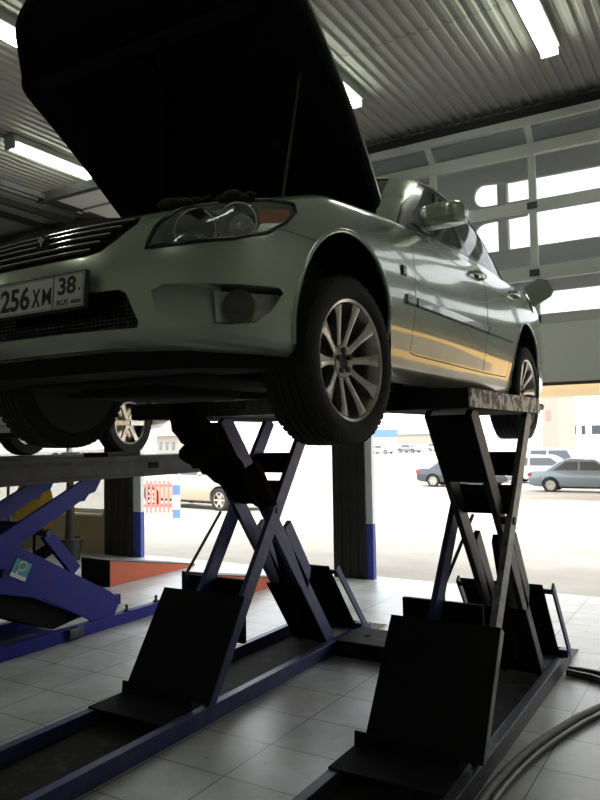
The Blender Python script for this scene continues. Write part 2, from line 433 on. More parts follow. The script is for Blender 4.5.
def lamp(x, y0, y1, label, lit=True, group=None):
    t = thing('fluorescent_lamp', label, 'ceiling lamp', (x, (y0+y1)/2, 4.967), 0, group)
    h = (y1-y0)/2
    MB().box((-.09, -h, -.075), (.09, h, 0), bevel=.008).build('housing', M['fixture'], t)
    for s in (-1, 1):
        MB().box((-.075, s*h-.03*(s > 0)-0*(s < 0), -.15), (.075, s*h+.03*(s < 0), -.07)).build('tube_holder', M['fixture'], t)
    if lit:
        for sx in (-.036, .036): MB().cyl((sx, -h+.03, -.115), (sx, h-.03, -.115), .030, 14).build('tube', M['tube_fill' if group else 'tube'], t, 40)
    else:
        MB().cyl((0, -h+.03, -.11), (0, h-.03, -.11), .018, 14).build('tube', M['fixture'], t, 40)
    return t
lamp(-1.225, 5.05, 6.30, 'lit fluorescent lamp near the garage door, at the top right of the photo')
lamp(-6.68, 5.02, 6.25, 'lit fluorescent tube lamp hanging before the raised flat door')
lamp(-3.06, 5.0, 6.26, 'lit fluorescent lamp whose end peeks out beside the open hood')
lamp(-4.85, 2.60, 3.82, 'bright fluorescent lamp cut by the upper left edge, beside the hood corner')
lamp(-8.2, 4.4, 5.7, 'unlit fluorescent fixture at the left edge below the lit tubes', False)
for lx, ly in ((-8.5, -1.5), (-4.85, -1.5), (-1.15, -1.5), (1.6, 1.2), (-1.15, 1.2), (-8.5, 1.0)):  # unseen lamps added behind the camera to lift the ambient light
    lamp(lx, ly, ly+1.3, 'unseen fluorescent fill lamp added over the near half of the workshop', group='added fill lamps over the near half of the workshop')

# ------------------------------------------------------------------ the silver-green car on the lift
CX, CY, CZ = -2.055, 2.41, 1.57
def arch_cyl(y, side, R=.365, x0=.50, x1=1.1, h=.435):
    return MB().cyl((side*x0, y, h), (side*x1, y, h), R, 64)

ST = [(0, -.785), (.22, -.78), (.45, -.745), (.62, -.67), (.745, -.55), (.815, -.40), (.845, -.2), (.853, 0), (.858, .6), (.862, 1.3), (.862, 2.0), (.855, 2.67), (.83, 3.15), (.75, 3.45), (.45, 3.6), (0, 3.64)]
#        front 0..4                     5     6     7     8     9    10    11    12    13    14   15
ROWS = [
 ([.05, .05, .05, .05, .055, .06, .075, .085, .09, .09, .09, .085, .07, .05, .05, .05], [.33, .33, .33, .322, .312, .305, .295, .28, .27, .27, .275, .28, .31, .33, .33, .33]),
 ([.012, .012, .012, .012, .012, .02, .035, .048, .052, .052, .052, .045, .035, .012, .01, .01], [.365, .365, .365, .355, .345, .34, .335, .33, .325, .325, .33, .335, .36, .37, .38, .38]),
 ([.0, 0, 0, 0, 0, .008, .018, .032, .036, .036, .036, .03, .018, .0, 0, 0], [.45, .45, .45, .45, .44, .44, .43, .42, .42, .42, .42, .43, .44, .46, .47, .47]),
 ([.0, 0, 0, 0, 0, 0, .002, .008, .011, .011, .011, .008, .002, .0, 0, 0], [.55, .55, .55, .55, .55, .55, .56, .56, .56, .56, .57, .58, .58, .58, .58, .58]),
 ([.012, .012, .012, .01, .008, .004, 0, 0, 0, 0, 0, 0, 0, .0, .0, .0], [.63, .63, .63, .635, .64, .65, .67, .69, .70, .71, .71, .71, .70, .68, .68, .68]),
 ([.03, .03, .03, .026, .02, .012, .006, .004, .006, .007, .007, .006, .006, .006, .006, .006], [.68, .68, .685, .695, .70, .715, .75, .78, .80, .82, .83, .83, .82, .80, .79, .79]),
 ([.065, .065, .065, .06, .05, .035, .025, .02, .022, .022, .022, .022, .022, .02, .02, .02], [.735, .735, .74, .75, .765, .785, .825, .86, .895, .92, .935, .94, .93, .92, .91, .91]),
 ([.13, .13, .13, .12, .095, .075, .062, .058, .062, .068, .07, .07, .07, .06, .05, .05], [.785, .786, .79, .80, .815, .84, .895, .935, .985, 1.015, 1.035, 1.05, 1.05, 1.04, 1.04, 1.04]),
 ([.23, .23, .23, .22, .19, .165, .155, .15, .15, .16, .16, .16, .16, .15, .13, .13], [.805, .806, .81, .82, .835, .865, .92, .965, 1.02, 1.05, 1.065, 1.09, 1.10, 1.10, 1.10, 1.10]),
]
def body_solid():
    n = len(ST); nor = []
    for i in range(n):
        a = Vector(ST[max(i-1, 0)]); b = Vector(ST[min(i+1, n-1)])
        if i == 0: t = V(1, 0)
        elif i == n-1: t = V(-1, 0)
        else: t = (b-a).normalized()
        nor.append(V(t.y, -t.x))                      # outward
    grid = []
    for ins, hs in ROWS:
        grid.append([V(ST[i][0]-nor[i].x*ins[i], ST[i][1]-nor[i].y*ins[i], hs[i]) for i in range(n)])
    # smooth along the outline, then across the rows
    g2 = [cr(r, 7) for r in grid]
    m = len(g2[0]); cols = []
    for j in range(m): cols.append(cr([g2[i][j] for i in range(len(g2))], 4))
    R = len(cols[0])
    rings = []
    for i in range(R):
        half = [cols[j][i] for j in range(m)]
        for p in (half[0], half[-1]): p.x = 0
        ring = half+[V(-p.x, p.y, p.z) for p in half[-2:0:-1]]
        rings.append(ring)
    mb = MB(); bm = mb.bm
    rv = [[bm.verts.new(p) for p in r] for r in rings]; n = len(rv[0])
    for i in range(R-1):
        for k in range(n): bm.faces.new((rv[i][k], rv[i][(k+1) % n], rv[i+1][(k+1) % n], rv[i+1][k]))
    for ring, flip in ((rv[0], True), (rv[-1], False)):
        h = n//2
        for k in range(h):
            a, b, c, d = ring[k], ring[k+1], ring[(n-k-1) % n], ring[(n-k) % n]
            vs = []
            for v in (a, b, c, d):
                if v not in vs: vs.append(v)
            bm.faces.new(vs[::-1] if flip else vs)
    return mb

def ring_pts(half, n=5):
    s = cr([V(*p) for p in half], n)
    s[0].x = 0; s[-1].x = 0
    return s+[V(-p.x, p.y, p.z) for p in s[-2:0:-1]]
def cabin_solid(off=0., zlow=.97):
    b = [(0, .52), (.40, .565), (.64, .70), (.755, .92), (.78, 1.5), (.78, 2.2), (.755, 2.6), (.66, 2.92), (.4, 3.02), (0, 3.05)]
    r = [(0, 1.24), (.30, 1.255), (.50, 1.33), (.565, 1.50), (.58, 1.75), (.575, 2.1), (.555, 2.3), (.50, 2.44), (.3, 2.50), (0, 2.52)]
    def ring(t, h, bulge=0., shrink=0.):
        pts = []
        for i, (p, q) in enumerate(zip(b, r)):
            x = p[0]*(1-t)+q[0]*t; y = p[1]*(1-t)+q[1]*t
            c = V(0, 1.85); d = V(x, y)-c
            k = bulge-shrink
            l = d.length
            side = abs(x)/.78
            x2 = x+(k if x > .3 else k*x/.3); y2 = y+(k*(-1 if y < 1.85 else 1) if i in (0, 1, 2, 7, 8, 9) else 0)
            pts.append((max(x2, 0), y2, h))
        return ring_pts(pts)
    s = off
    rings = [ring(-.08, zlow, 0, s), ring(.10, 1.06, .002, s), ring(.35, 1.18, .012, s), ring(.65, 1.335, .014, s), ring(.88, 1.45, .008, s), ring(1.0, 1.502-s*.5, 0, s), ring(1.0, 1.525-s, 0, s+.05), ring(1.0, 1.543-s, 0, s+.16), ring(1.0, 1.552-s, 0, s+.34)]
    mb = MB(); mb.loft(rings); return mb

def yz_prism(poly, x0, x1):
    return MB().prism([(x0, y, h) for y, h in poly], (x1-x0, 0, 0))
def xz_prism(poly, y0, y1):
    return MB().prism([(x, y0, h) for x, h in poly], (0, y1-y0, 0))

def surf_faces(o, keep):
    """keep only faces for which keep(face) is true"""
    bm = bmesh.new(); bm.from_mesh(o.data)
    bmesh.ops.delete(bm, geom=[f for f in bm.faces if not keep(f)], context='FACES')
    bm.to_mesh(o.data); bm.free(); return o
def thicken(o, t):
    bm = bmesh.new(); bm.from_mesh(o.data)
    bm.normal_update()
    r = bmesh.ops.solidify(bm, geom=bm.faces[:], thickness=t)
    bmesh.ops.recalc_face_normals(bm, faces=bm.faces[:])
    bm.to_mesh(o.data); bm.free(); return o
def mirror_copy(o, name, parent):
    c = clone(o, name)
    bm = bmesh.new(); bm.from_mesh(c.data)
    bmesh.ops.scale(bm, vec=(-1, 1, 1), verts=bm.verts[:]); bmesh.ops.reverse_faces(bm, faces=bm.faces[:])
    bm.to_mesh(c.data); bm.free(); c.parent = parent
    return c

# openings of the nose given as outlines in car coordinates (x to the car's left, y rearwards, z up)
HL = [(.475, -.71, .640), (.60, -.68, .650), (.72, -.585, .668), (.775, -.47, .70), (.80, -.40, .745), (.803, -.335, .80), (.795, -.34, .835), (.72, -.42, .835), (.62, -.53, .818), (.53, -.62, .79), (.49, -.68, .72)]
FOG = [(.50, -.715, .500), (.52, -.71, .425), (.56, -.695, .402), (.70, -.60, .390), (.76, -.53, .398), (.79, -.48, .44), (.808, -.43, .505), (.80, -.44, .520), (.68, -.62, .520), (.54, -.705, .518)]
FOGD = [.012, .02, .035, .095, .095, .095, .095, .095, .095, .03]
HLD = V(-.42, .90, 0).normalized(); FGD = V(-.42, .90, 0).normalized()
GRILLE = [(-.405, .768), (-.2, .80), (.2, .80), (.405, .768), (.415, .735), (.365, .68), (.315, .645), (.25, .633), (-.25, .633), (-.315, .645), (-.365, .68), (-.415, .735)]
INTAKE = [(-.40, .510), (.40, .510), (.425, .495), (.462, .405), (.455, .385), (-.455, .385), (-.462, .405), (-.425, .495)]
DLO = [(.80, 1.045), (1.00, 1.22), (1.385, 1.46), (1.55, 1.477), (1.75, 1.48), (2.15, 1.46), (2.35, 1.39), (2.57, 1.19), (2.62, 1.08), (1.7, 1.065)]
WIN1 = [(1.0, 1.085), (1.03, 1.17), (1.40, 1.42), (1.645, 1.443), (1.645, 1.09)]
WIN2 = [(1.72, 1.092), (1.72, 1.445), (2.12, 1.425), (2.28, 1.365), (2.30, 1.10)]
WIN3 = [(2.335, 1.10), (2.325, 1.33), (2.50, 1.17), (2.53, 1.105)]
BUMPER = [(-1.2, .15), (-.19, .15), (-.19, .712), (-.43, .722), (-.50, .76), (-.56, .95), (-1.2, .95)]
FD = [(.612, .405), (.604, .70), (.628, 1.2), (1.68, 1.2), (1.688, .39), (.66, .398)]
RD = [(1.696, .39), (1.690, 1.2), (2.55, 1.2), (2.50, .93), (2.36, .78), (2.26, .62), (2.20, .41), (2.17, .395)]

def grow(poly, d):
    cx = sum(p[0] for p in poly)/len(poly); cy = sum(p[1] for p in poly)/len(poly)
    out = []; n = len(poly); area = sum(poly[i][0]*poly[(i+1) % n][1]-poly[(i+1) % n][0]*poly[i][1] for i in range(n))
    s = 1 if area > 0 else -1
    for i in range(n):
        a = V(*poly[i-1]); b = V(*poly[i]); c = V(*poly[(i+1) % n])
        e1 = (b-a).normalized(); e2 = (c-b).normalized()
        n1 = V(e1.y, -e1.x)*s; n2 = V(e2.y, -e2.x)*s
        m = (n1+n2); m = m/max(.35, m.length_squared/2)
        out.append((b.x+m.x*d, b.y+m.y*d))
    return out

def wheel(parent, x, y, z, side, steer=0, label=None):
    """alloy wheel with ten spokes: rim, tyre, five lug nuts, brake disc; outer face towards +x*side"""
    R = Matrix.Rotation(steer, 3, 'Z')
    rt = .317; w = .215
    rim = MB()
    prof = [(-.100, .222), (-.095, .232), (-.085, .222), (-.06, .205), (.02, .196), (.06, .206), (.082, .224), (.092, .233), (.097, .229), (.092, .219), (.070, .208), (.02, .190), (-.06, .199), (-.1, .214)]
    rim.lathe(prof, 'x', 64, closed=True)
    for k in range(10):                                   # spokes, slightly dished, wider at the rim
        a = 2*PI*k/10+.08
        secs = []
        for r, hw, xo, th in ((.045, .017, .050, .045), (.085, .0135, .060, .03), (.13, .015, .072, .028), (.175, .0195, .084, .026), (.214, .029, .091, .024)):
            secs.append([(xo-th, r, -hw*.8), (xo-th, r, hw*.8), (xo-.004, r, hw), (xo, r, hw*.6), (xo, r, -hw*.6), (xo-.004, r, -hw)])
        def rot(p): return (p[0], p[1]*math.cos(a)-p[2]*math.sin(a), p[1]*math.sin(a)+p[2]*math.cos(a))
        rim.loft([[rot(p) for p in s] for s in secs])
    rim.lathe([(.0, .0), (.0, .066), (.050, .070), (.058, .062), (.058, .034), (.050, .030), (.050, .0)], 'x', 40)
    ro = rim.build('wheel', M['alloy'], parent, 35)
    ro.location = (x, y, z); ro.rotation_euler = (0, 0, (0 if side > 0 else PI)+steer)
    ty = MB()
    h = w/2
    tp = [(-.095, .230), (-h*.98, .245), (-h, .27), (-h*.97, .292), (-h*.86, .308), (-h*.72, .3155)]
    for g in (-.45, -.15, .15, .45):
        tp += [(h*(g-.06), rt), (h*(g-.055), rt-.008), (h*(g+.055), rt-.008), (h*(g+.06), rt)]
    tp += [(h*.72, .3155), (h*.86, .308), (h*.97, .292), (h, .27), (h*.98, .245), (.095, .230)]
    ty.lathe(tp, 'x', 72)
    for s in (-1, 1):
        for k in range(60):
            a = 2*PI*k/60
            p = V(s*h*.66, (rt-.0045)*math.cos(a), (rt-.0045)*math.sin(a))
            t = V(0, -math.sin(a), math.cos(a))
            ty.bar(p-t*.011, p+t*.011, .007, .045, (1, 0, 0))
    ty.build('tyre', M['rubber'], ro, 30)
    for k in range(5):
        a = 2*PI*k/5+.4
        c = V(0, .041*math.cos(a), .041*math.sin(a))
        MB().cyl(c+V(.05, 0, 0), c+V(.064, 0, 0), .0115, 12).build('lug_nut', M['dark_metal'], ro)
    MB().cyl((.045, 0, 0), (.0535, 0, 0), .028, 24).build('hub_recess', M['black_plastic'], ro)
    b = MB().lathe([(-.02, .05), (-.02, .145), (-.002, .145), (-.002, .05)], 'x', 48, closed=True)
    b.box((-.05, .07, -.07), (.018, .155, .07), bevel=.01)
    b.cyl((-.16, 0, 0), (.0, 0, 0), .06, 20)
    b.lathe([(-.108, 0), (-.108, .243), (-.101, .243), (-.101, .18), (-.08, .16), (-.08, 0)], 'x', 40)
    b.build('brake_disc', M['dark_metal'], ro, 35)
    return ro

def build_car():
    car = thing('car', 'silver green sedan with raised hood standing on the two scissor lifts', 'car', (CX, CY, CZ))
    full = tmp(body_solid())
    cut = [tmp(arch_cyl(y, s)) for y in (0, 2.67) for s in (1, -1)]
    # engine bay well
    cut.append(tmp(MB().prism([(-.62, -.50, .50), (.62, -.50, .50), (.66, .0, .50), (.68, .56, .50), (-.68, .56, .50), (-.66, .0, .50)], (0, 0, .8))))
    # passenger compartment well
    cut.append(tmp(MB().box((-.70, .75, .42), (.70, 2.6, 1.4))))
    body = clone(full); boolean(body, cut)
    bv = BVHTree.FromObject(full, bpy.context.evaluated_depsgraph_get())
    def sx(y, h, side=1):
        r = bv.ray_cast(V(2*side, y, h), V(-side, 0, 0)); return r[0].x if r[0] else .85*side
    def sy(x, h):
        r = bv.ray_cast(V(x, -2, h), V(0, 1, 0)); return r[0].y if r[0] else -.75
    # nose openings
    def mir(p): return (-p[0], p[1], p[2])
    nose = []
    for s in (1, -1):
        f = (lambda p: p) if s > 0 else mir
        d = V(HLD.x*s, HLD.y, 0)
        nose.append(tmp(MB().prism([V(*f(p))-d*.2 for p in HL], d*.34)))
        d2 = V(FGD.x*s, FGD.y, 0)
        lo = [V(*f(p))-d2*.2 for p in FOG]; hi = [V(*f(p))+d2*dd for p, dd in zip(FOG, FOGD)]
        nose.append(tmp(MB().loft([lo, hi])))
    nose.append(tmp(xz_prism(GRILLE, -1.0, -.63)))
    nose.append(tmp(xz_prism(INTAKE, -1.0, -.66)))
    solid_nose = clone(body)
    boolean(body, nose)
    # split: bumper, doors, remaining shell
    pb = tmp(yz_prism(BUMPER, -1.1, 1.1)); pbs = tmp(yz_prism(grow(BUMPER, -.0025), -1.1, 1.1))
    doors = []
    for s in (1, -1):
        for nm, poly in (('front_door', FD), ('rear_door', RD)):
            doors.append((nm, tmp(yz_prism(grow(poly, .0025), .5*s, 1.1*s)), tmp(yz_prism(grow(poly, -.0025), .5*s, 1.1*s)), s))
    b = clone(body); boolean(b, [pbs], 'INTERSECT'); put(b, 'front_bumper', M['paint'], car)
    dmap = {}
    for nm, p1, p2, s in doors:
        o = clone(body); boolean(o, [p2], 'INTERSECT'); put(o, nm, M['paint'], car); dmap[(nm, s)] = o
    # fuel filler recess
    fl = tmp(MB().cyl((.70, 2.93, .99), (1.0, 2.93, .99), .082, 32))
    boolean(body, [pb]+[d[1] for d in doors]+[fl])
    put(body, 'body_shell', M['paint'], car)
    MB().cyl((.70, 2.93, .99), (.775, 2.93, .99), .08, 32).cyl((.775, 2.93, .99), (.80, 2.93, .99), .03, 20).build('filler_recess', M['black_plastic'], car)
    # headlights
    for s in (1, -1):
        f = (lambda p: p) if s > 0 else mir
        d = V(HLD.x*s, HLD.y, 0)
        pr = tmp(MB().prism([V(*f(p))-d*.2 for p in HL], d*.30))
        lens = clone(solid_nose); boolean(lens, [pr], 'INTERSECT')
        surf_faces(lens, lambda q: q.normal.dot(-d) > .12 and any(abs((bv.find_nearest(v.co)[3])) < .002 for v in q.verts))
        hs = MB()
        cen = sum((V(*f(p)) for p in HL), V(0, 0, 0))/len(HL)
        hs.prism([V(*f(p))*.995+cen*.005+d*.085 for p in HL], d*.03)
        h = hs.build('headlight', M['lamp_grey'], car)
        # rim gasket
        loop = []
        for i in range(len(HL)):
            a = V(*f(HL[i])); c = V(*f(HL[(i+1) % len(HL)]))
            for k in range(5):
                p = a.lerp(c, k/5); r = bv.ray_cast(p-d*.3, d)
                loop.append((r[0] if r[0] else p)-d*.001)
        MB().tube(loop, .007, 8, True).build('gasket', M['gloss_black'], h, 60)
        put(lens, 'lens', M['clear'], h); thicken(lens, .002); lens.parent = h
        def bowl(x, y, z, r, m, nm):
            c = V(x*s, y, z); ax = V(.35*s, -.93, 0).normalized()
            q = MB().lathe([(0, r), (.012, r*1.02), (.012, r*1.1), (-.01, r*1.1), (-.05, r*.75), (-.065, r*.3), (-.055, r*.28), (-.045, r*.70)], 'z', 32, closed=True)
            q.sphere((0, 0, -.035), r*.36)
            o = q.build(nm, m, h, 40)
            o.matrix_basis = Matrix.Translation(c) @ ax.to_track_quat('Z', 'Y').to_matrix().to_4x4()
        bowl(.585, -.60, .705, .066, M['chrome'], 'reflector')
        bowl(.69, -.515, .735, .062, M['chrome'], 'reflector')
        MB().bar((.735*s, -.455, .762), (.79*s, -.36, .778), .045, .014, (.6*s, -.8, 0)).build('indicator', M['amber'], h)
        MB().prism([V(*f(p)) for p in ((.735, -.49, .69), (.775, -.42, .71), (.788, -.38, .755), (.745, -.45, .75))], d*.012).build('side_reflector', M['lamp_white'], h)
        # fog lamp
        d2 = V(FGD.x*s, FGD.y, 0)
        fg = MB().loft([[V(*f(p))+d2*.082 for p in FOG[3:9]], [V(*f(p))+d2*.094 for p in FOG[3:9]]]).build('fog_lamp', M['black_plastic'], car)
        ax = V(.42*s, -.90, 0).normalized()
        c = V(.725*s, -.575, .455)+d2*.040
        q = MB().lathe([(-.03, .002), (-.03, .056), (.0, .058), (.006, .05), (.012, .03), (.014, .0)], 'z', 32)
        o = q.build('fog_lens', M['clear'], fg, 40)
        o.matrix_basis = Matrix.Translation(c) @ ax.to_track_quat('Z', 'Y').to_matrix().to_4x4()
        q = MB().lathe([(-.02, 0), (-.018, .045), (-.002, .054), (-.006, .044), (-.017, .02), (-.018, .0)], 'z', 32)
        o = q.build('fog_reflector', M['dark_metal'], fg, 40)
        o.matrix_basis = Matrix.Translation(c) @ ax.to_track_quat('Z', 'Y').to_matrix().to_4x4()
        pz = [V(*f(p))+d2*.062 for p in ((.665, -.625, .408), (.745, -.54, .408), (.785, -.47, .45), (.797, -.44, .508), (.66, -.63, .508))]
        MB().prism(pz, d2*.012).build('fog_bezel', M['lamp_white'], fg)
    # grille with slats and emblem
    g = xz_prism([(p[0]*.99, p[1]) for p in GRILLE], -.66, -.64).build('grille', M['black_plastic'], car)
    for k in range(5):
        h = .656+k*.0255; w = .27+k*.030
        path = [(x, sy(x, h)+.014, h) for x in [w*(i/12-1)+0 for i in range(25)]]
        sl = MB()
        for i in range(24):
            a, c = V(*path[i]), V(*path[i+1])
            sl.bar(a, c, .011, .03, (0, 1, 0))
        sl.build('slat', M['gloss_black'], g)
        tr = MB().tube([(p[0], p[1]-.016, p[2]+.004) for p in path], .0028, 6)
        tr.build('slat_trim', M['chrome'], g)
    ey = sy(.0, .705)-.004; EX = .022
    MB().prism([(x+EX, ey, h) for x, h in ((0, .658), (.035, .70), (.027, .732), (0, .748), (-.027, .732), (-.035, .70))], (0, .02, 0)).build('emblem', M['gloss_black'], g)
    MB().prism([(x+EX, ey-.006, h) for x, h in ((-.020, .728), (0, .742), (.020, .728), (.008, .722), (0, .705), (-.008, .722))], (0, .006, 0)).build('emblem_mark', M['chrome'], g)
    it = xz_prism([(p[0]*1.02, p[1]) for p in INTAKE], -.68, -.665).build('lower_intake', M['black_plastic'], car)
    mesh = MB()
    for k in range(9): mesh.box((-.45, -.735, .394+k*.013), (.45, -.731, .398+k*.013))
    for k in range(45): mesh.box((-.45+k*.0205, -.734, .386), (-.446+k*.0205, -.731, .51))
    mesh.build('intake_mesh', M['gloss_black'], it)
    # number plate
    py = -.812; ang = math.radians(-4)
    pl = bpy.data.objects.new('number_plate', None)
    P = MB().box((-.268, -.004, -.064), (.268, .014, .064), bevel=.006).build('number_plate', M['black_plastic'], car)
    P.location = (.045, py, .516); P.rotation_euler = (ang, 0, 0); P['label'] = 'white number plate in a black frame'
    MB().box((-.260, -.006, -.056), (.260, -.003, .056), bevel=.001).build('plate_face', M['plate_white'], P)
    MB().box((.118, -.0075, -.054), (.121, -.0055, .054)).build('divider', M['ink'], P)
    ol = MB()
    for z in (-.0525, .0515): ol.box((-.257, -.0075, z), (.257, -.0055, z+.001))
    for x in (-.257, .256): ol.box((x, -.0075, -.0525), (x+.001, -.0055, .0525))
    ol.build('plate_outline', M['ink'], P)
    def text(s, x, z, size, w, name, m=M['ink'], bold=.002):
        cu = bpy.data.curves.new('t', 'FONT'); cu.body = s; cu.size = size; cu.align_x = 'CENTER'; cu.align_y = 'CENTER'
        cu.extrude = .0006; cu.offset = bold
        o = bpy.data.objects.new('t', cu); COL.objects.link(o)
        dg = bpy.context.evaluated_depsgraph_get(); me = bpy.data.meshes.new_from_object(o.evaluated_get(dg))
        bpy.data.objects.remove(o)
        xs = [v.co.x for v in me.vertices]; ys = [v.co.y for v in me.vertices]
        wx = max(xs)-min(xs); cx_ = (max(xs)+min(xs))/2; cy_ = (max(ys)+min(ys))/2
        q = bpy.data.objects.new(name, me); COL.objects.link(q); me.materials.clear(); me.materials.append(m)
        for v in me.vertices: v.co = V((v.co.x-cx_)*w/wx, -v.co.z, v.co.y-cy_)
        q.parent = P; q.location = (x, -.0066, z)
        return q
    text('256', -.072, -.002, .105, .150, 'digits', bold=.0028)
    text('X', .036, -.008, .082, .041, 'letter', bold=.0026)
    text('M', .088, -.008, .082, .043, 'letter', bold=.0002)
    text('38', .183, .018, .078, .082, 'region_code', bold=.002)
    text('RUS', .165, -.037, .026, .052, 'country_code', bold=.0004)
    MB().box((.238, -.0075, -.004), (.245, -.0055, .004)).build('dot', M['ink'], P)
    fb = MB().box((.205, -.0072, -.032), (.250, -.0055, -.028)).build('flag_stripe', M['plate_white'], P)
    MB().box((.205, -.0074, -.038), (.250, -.0055, -.033)).build('flag_stripe', M['flag_blue'], P)
    MB().box((.205, -.0074, -.044), (.250, -.0055, -.039)).build('flag_stripe', M['flag_red'], P)
    # cabin shell, trim and glass
    outer = tmp(cabin_solid()); inner = tmp(cabin_solid(.045, .90)); ing = tmp(cabin_solid(.018, .90)); gin = tmp(cabin_solid(.006)); gin2 = tmp(cabin_solid(.012, .90))
    dlo = tmp(yz_prism(DLO, -1.2, 1.2)); wins = [tmp(yz_prism(w, -1.2, 1.2)) for w in (WIN1, WIN2, WIN3)]
    ws = tmp(xz_prism([(-.60, 1.03), (-.475, 1.455), (-.3, 1.48), (.3, 1.48), (.475, 1.455), (.60, 1.03)], .2, 1.42))
    rw = tmp(xz_prism([(-.62, 1.09), (-.45, 1.40), (.45, 1.40), (.62, 1.09)], 2.46, 3.3))
    shell = clone(outer); boolean(shell, [inner, dlo, ws, rw]); put(shell, 'cabin_shell', M['paint'], car)
    tr = clone(gin); boolean(tr, [ing]); boolean(tr, [dlo], 'INTERSECT'); boolean(tr, wins); put(tr, 'window_frames', M['gloss_black'], car)
    t2 = clone(tr); surf_faces(tr, lambda q: q.calc_center_median().x > 0); surf_faces(t2, lambda q: q.calc_center_median().x < 0); tr.name = 'window_frame'; put(t2, 'window_frame', M['gloss_black'], car)
    for nm, w in (('front_window', wins[0]), ('rear_window', wins[1]), ('quarter_window', wins[2]), ('windshield', ws), ('back_window', rw)):
        gl = clone(gin); boolean(gl, [gin2]); boolean(gl, [w], 'INTERSECT')
        if nm in ('windshield', 'back_window'):
            put(gl, nm, M['car_glass'], car)
        else:
            g2 = clone(gl); surf_faces(gl, lambda q: q.calc_center_median().x > 0); surf_faces(g2, lambda q: q.calc_center_median().x < 0)
            put(gl, nm, M['car_glass'], car); put(g2, nm, M['car_glass'], car)
    # interior: seats, dashboard, wheel
    for sx_ in (-.37, .37):
        st = MB().box((sx_-.25, 1.25, .55), (sx_+.25, 1.75, .72), bevel=.05).box((sx_-.24, 1.68, .70), (sx_+.24, 1.82, 1.20), bevel=.05).box((sx_-.12, 1.72, 1.20), (sx_+.12, 1.80, 1.34), bevel=.035)
        st.build('front_seat', M['seat'], car, 40)
    MB().box((-.66, 2.3, .55), (.66, 2.55, 1.12), bevel=.06).build('rear_seat', M['seat'], car, 40)
    MB().box((-.66, .62, .80), (.66, .98, 1.05), bevel=.05).build('dashboard', M['seat'], car, 40)
    MB().tube([(.37+.18*math.cos(a), 1.12-.06*math.sin(a), 1.02+.17*math.sin(a)) for a in [k*2*PI/24 for k in range(24)]], .014, 8, True).build('steering_wheel', M['black_plastic'], car, 60)
    # cowl and engine bay contents
    MB().box((-.68, .50, .90), (.68, .70, 1.035), bevel=.02).build('cowl_panel', M['black_plastic'], car)
    eb = MB()
    eb.box((-.62, -.62, .70), (.62, -.50, .775), bevel=.01)
    eb.box((-.40, -.25, .56), (.35, .42, .83), bevel=.04)
    for k in range(6): eb.tube([(.1+.05*k, -.52+.02*k, .77), (.2+.05*k, -.42, .83+.01*(k % 3)), (.42+.03*k, -.36, .82), (.55, -.2+.03*k, .86)], .016, 8)
    eb.build('engine_bay_fittings', M['under'], car, 40)
    MB().box((.38, .05, .60), (.60, .35, .86), bevel=.01).build('battery', M['black_plastic'], car, 40)
    MB().cyl((.47, -.2, .7), (.47, -.2, .86), .07, 20).build('fluid_reservoir', M['black_plastic'], car, 40)
    rs = MB()
    for k in range(14):
        t = k/13
        rs.sphere((.44+.25*t, -.59+.13*t+.012*math.sin(k*5), .822+.018*t+.006*math.sin(k*3)), .018+.006*math.sin(k*7), (1.6, 1, .7), 10)
    rs.build('seal_strip', M['mud'], car, 60)
    MB().cyl((.08, -.52, .78), (.08, -.52, .805), .024, 16).build('reservoir_cap', M['yellow'], car, 40)
    # hood, hinged at the cowl and propped open
    th = math.radians(36)
    hd = bpy.data.objects.new('hood', None)
    half = [(0, 0.02), (.40, .012), (.64, 0), (.705, .03), (.72, .12), (.74, .40), (.75, .70), (.755, .96), (.752, 1.03), (.735, 1.065), (.70, 1.10), (.60, 1.21), (.48, 1.32), (.25, 1.39), (0, 1.41)]
    def hz(x, l): return .05*(1-(x/.75)**2)+.045*math.sin(min(1, l/1.245)*PI*.9)-.05*max(0, (l-1.1)/.3)
    sm = cr([V(x, l, 0) for x, l in half], 5)
    ring = [(p.x, p.y) for p in sm]
    def hood_mesh(dz, shrink):
        mb = MB(); bm = mb.bm; rows = []
        L0, L1 = .0, 1.245
        ys = sorted(set([round(p[1], 4) for p in ring]))
        # fan grid: interpolate each outline point towards the centre line
        n = 12; grid = []
        for x, l in ring:
            row = []
            for k in range(n+1):
                t = k/n*2-1
                xx = x*t*(1-shrink*.03); ll = .6+(l-.6)*(1-shrink*.03)
                row.append(bm.verts.new((xx, -ll, hz(xx, ll)+dz)))
            grid.append(row)
        for i in range(len(grid)-1):
            for k in range(n):
                try: bm.faces.new((grid[i][k], grid[i][k+1], grid[i+1][k+1], grid[i+1][k]))
                except ValueError: pass
        bmesh.ops.remove_doubles(bm, verts=bm.verts[:], dist=1e-5)
        bmesh.ops.recalc_face_normals(bm, faces=bm.faces[:])
        return mb
    top = hood_mesh(.0, 0)
    bmesh.ops.solidify(top.bm, geom=top.bm.faces[:], thickness=.012)
    H = top.build('hood', M['paint'], car, 40)
    H.location = (0, .61, 1.085); H.rotation_euler = (-th, 0, 0)
    und = hood_mesh(-.03, 1)
    bmesh.ops.solidify(und.bm, geom=und.bm.faces[:], thickness=.02)
    und.build('hood_liner', M['liner'], H, 40)
    rb = MB()
    rb.tube([(p.x*.965, -(.6+(p.y-.6)*.965), hz(p.x*.97, p.y)-.038) for p in sm[2:]], .022, 8)
    rb.tube([(-p.x*.965, -(.6+(p.y-.6)*.965), hz(p.x*.97, p.y)-.038) for p in sm[2:]], .022, 8)
    rb.bar((-.6, -1.02, -.02), (.6, -1.02, -.02), .05, .03, (0, 0, 1))
    rb.bar((-.55, -.15, .0), (.1, -1.0, -.0), .05, .03, (0, 0, 1)).bar((.55, -.15, .0), (-.1, -1.0, -.0), .05, .03, (0, 0, 1))
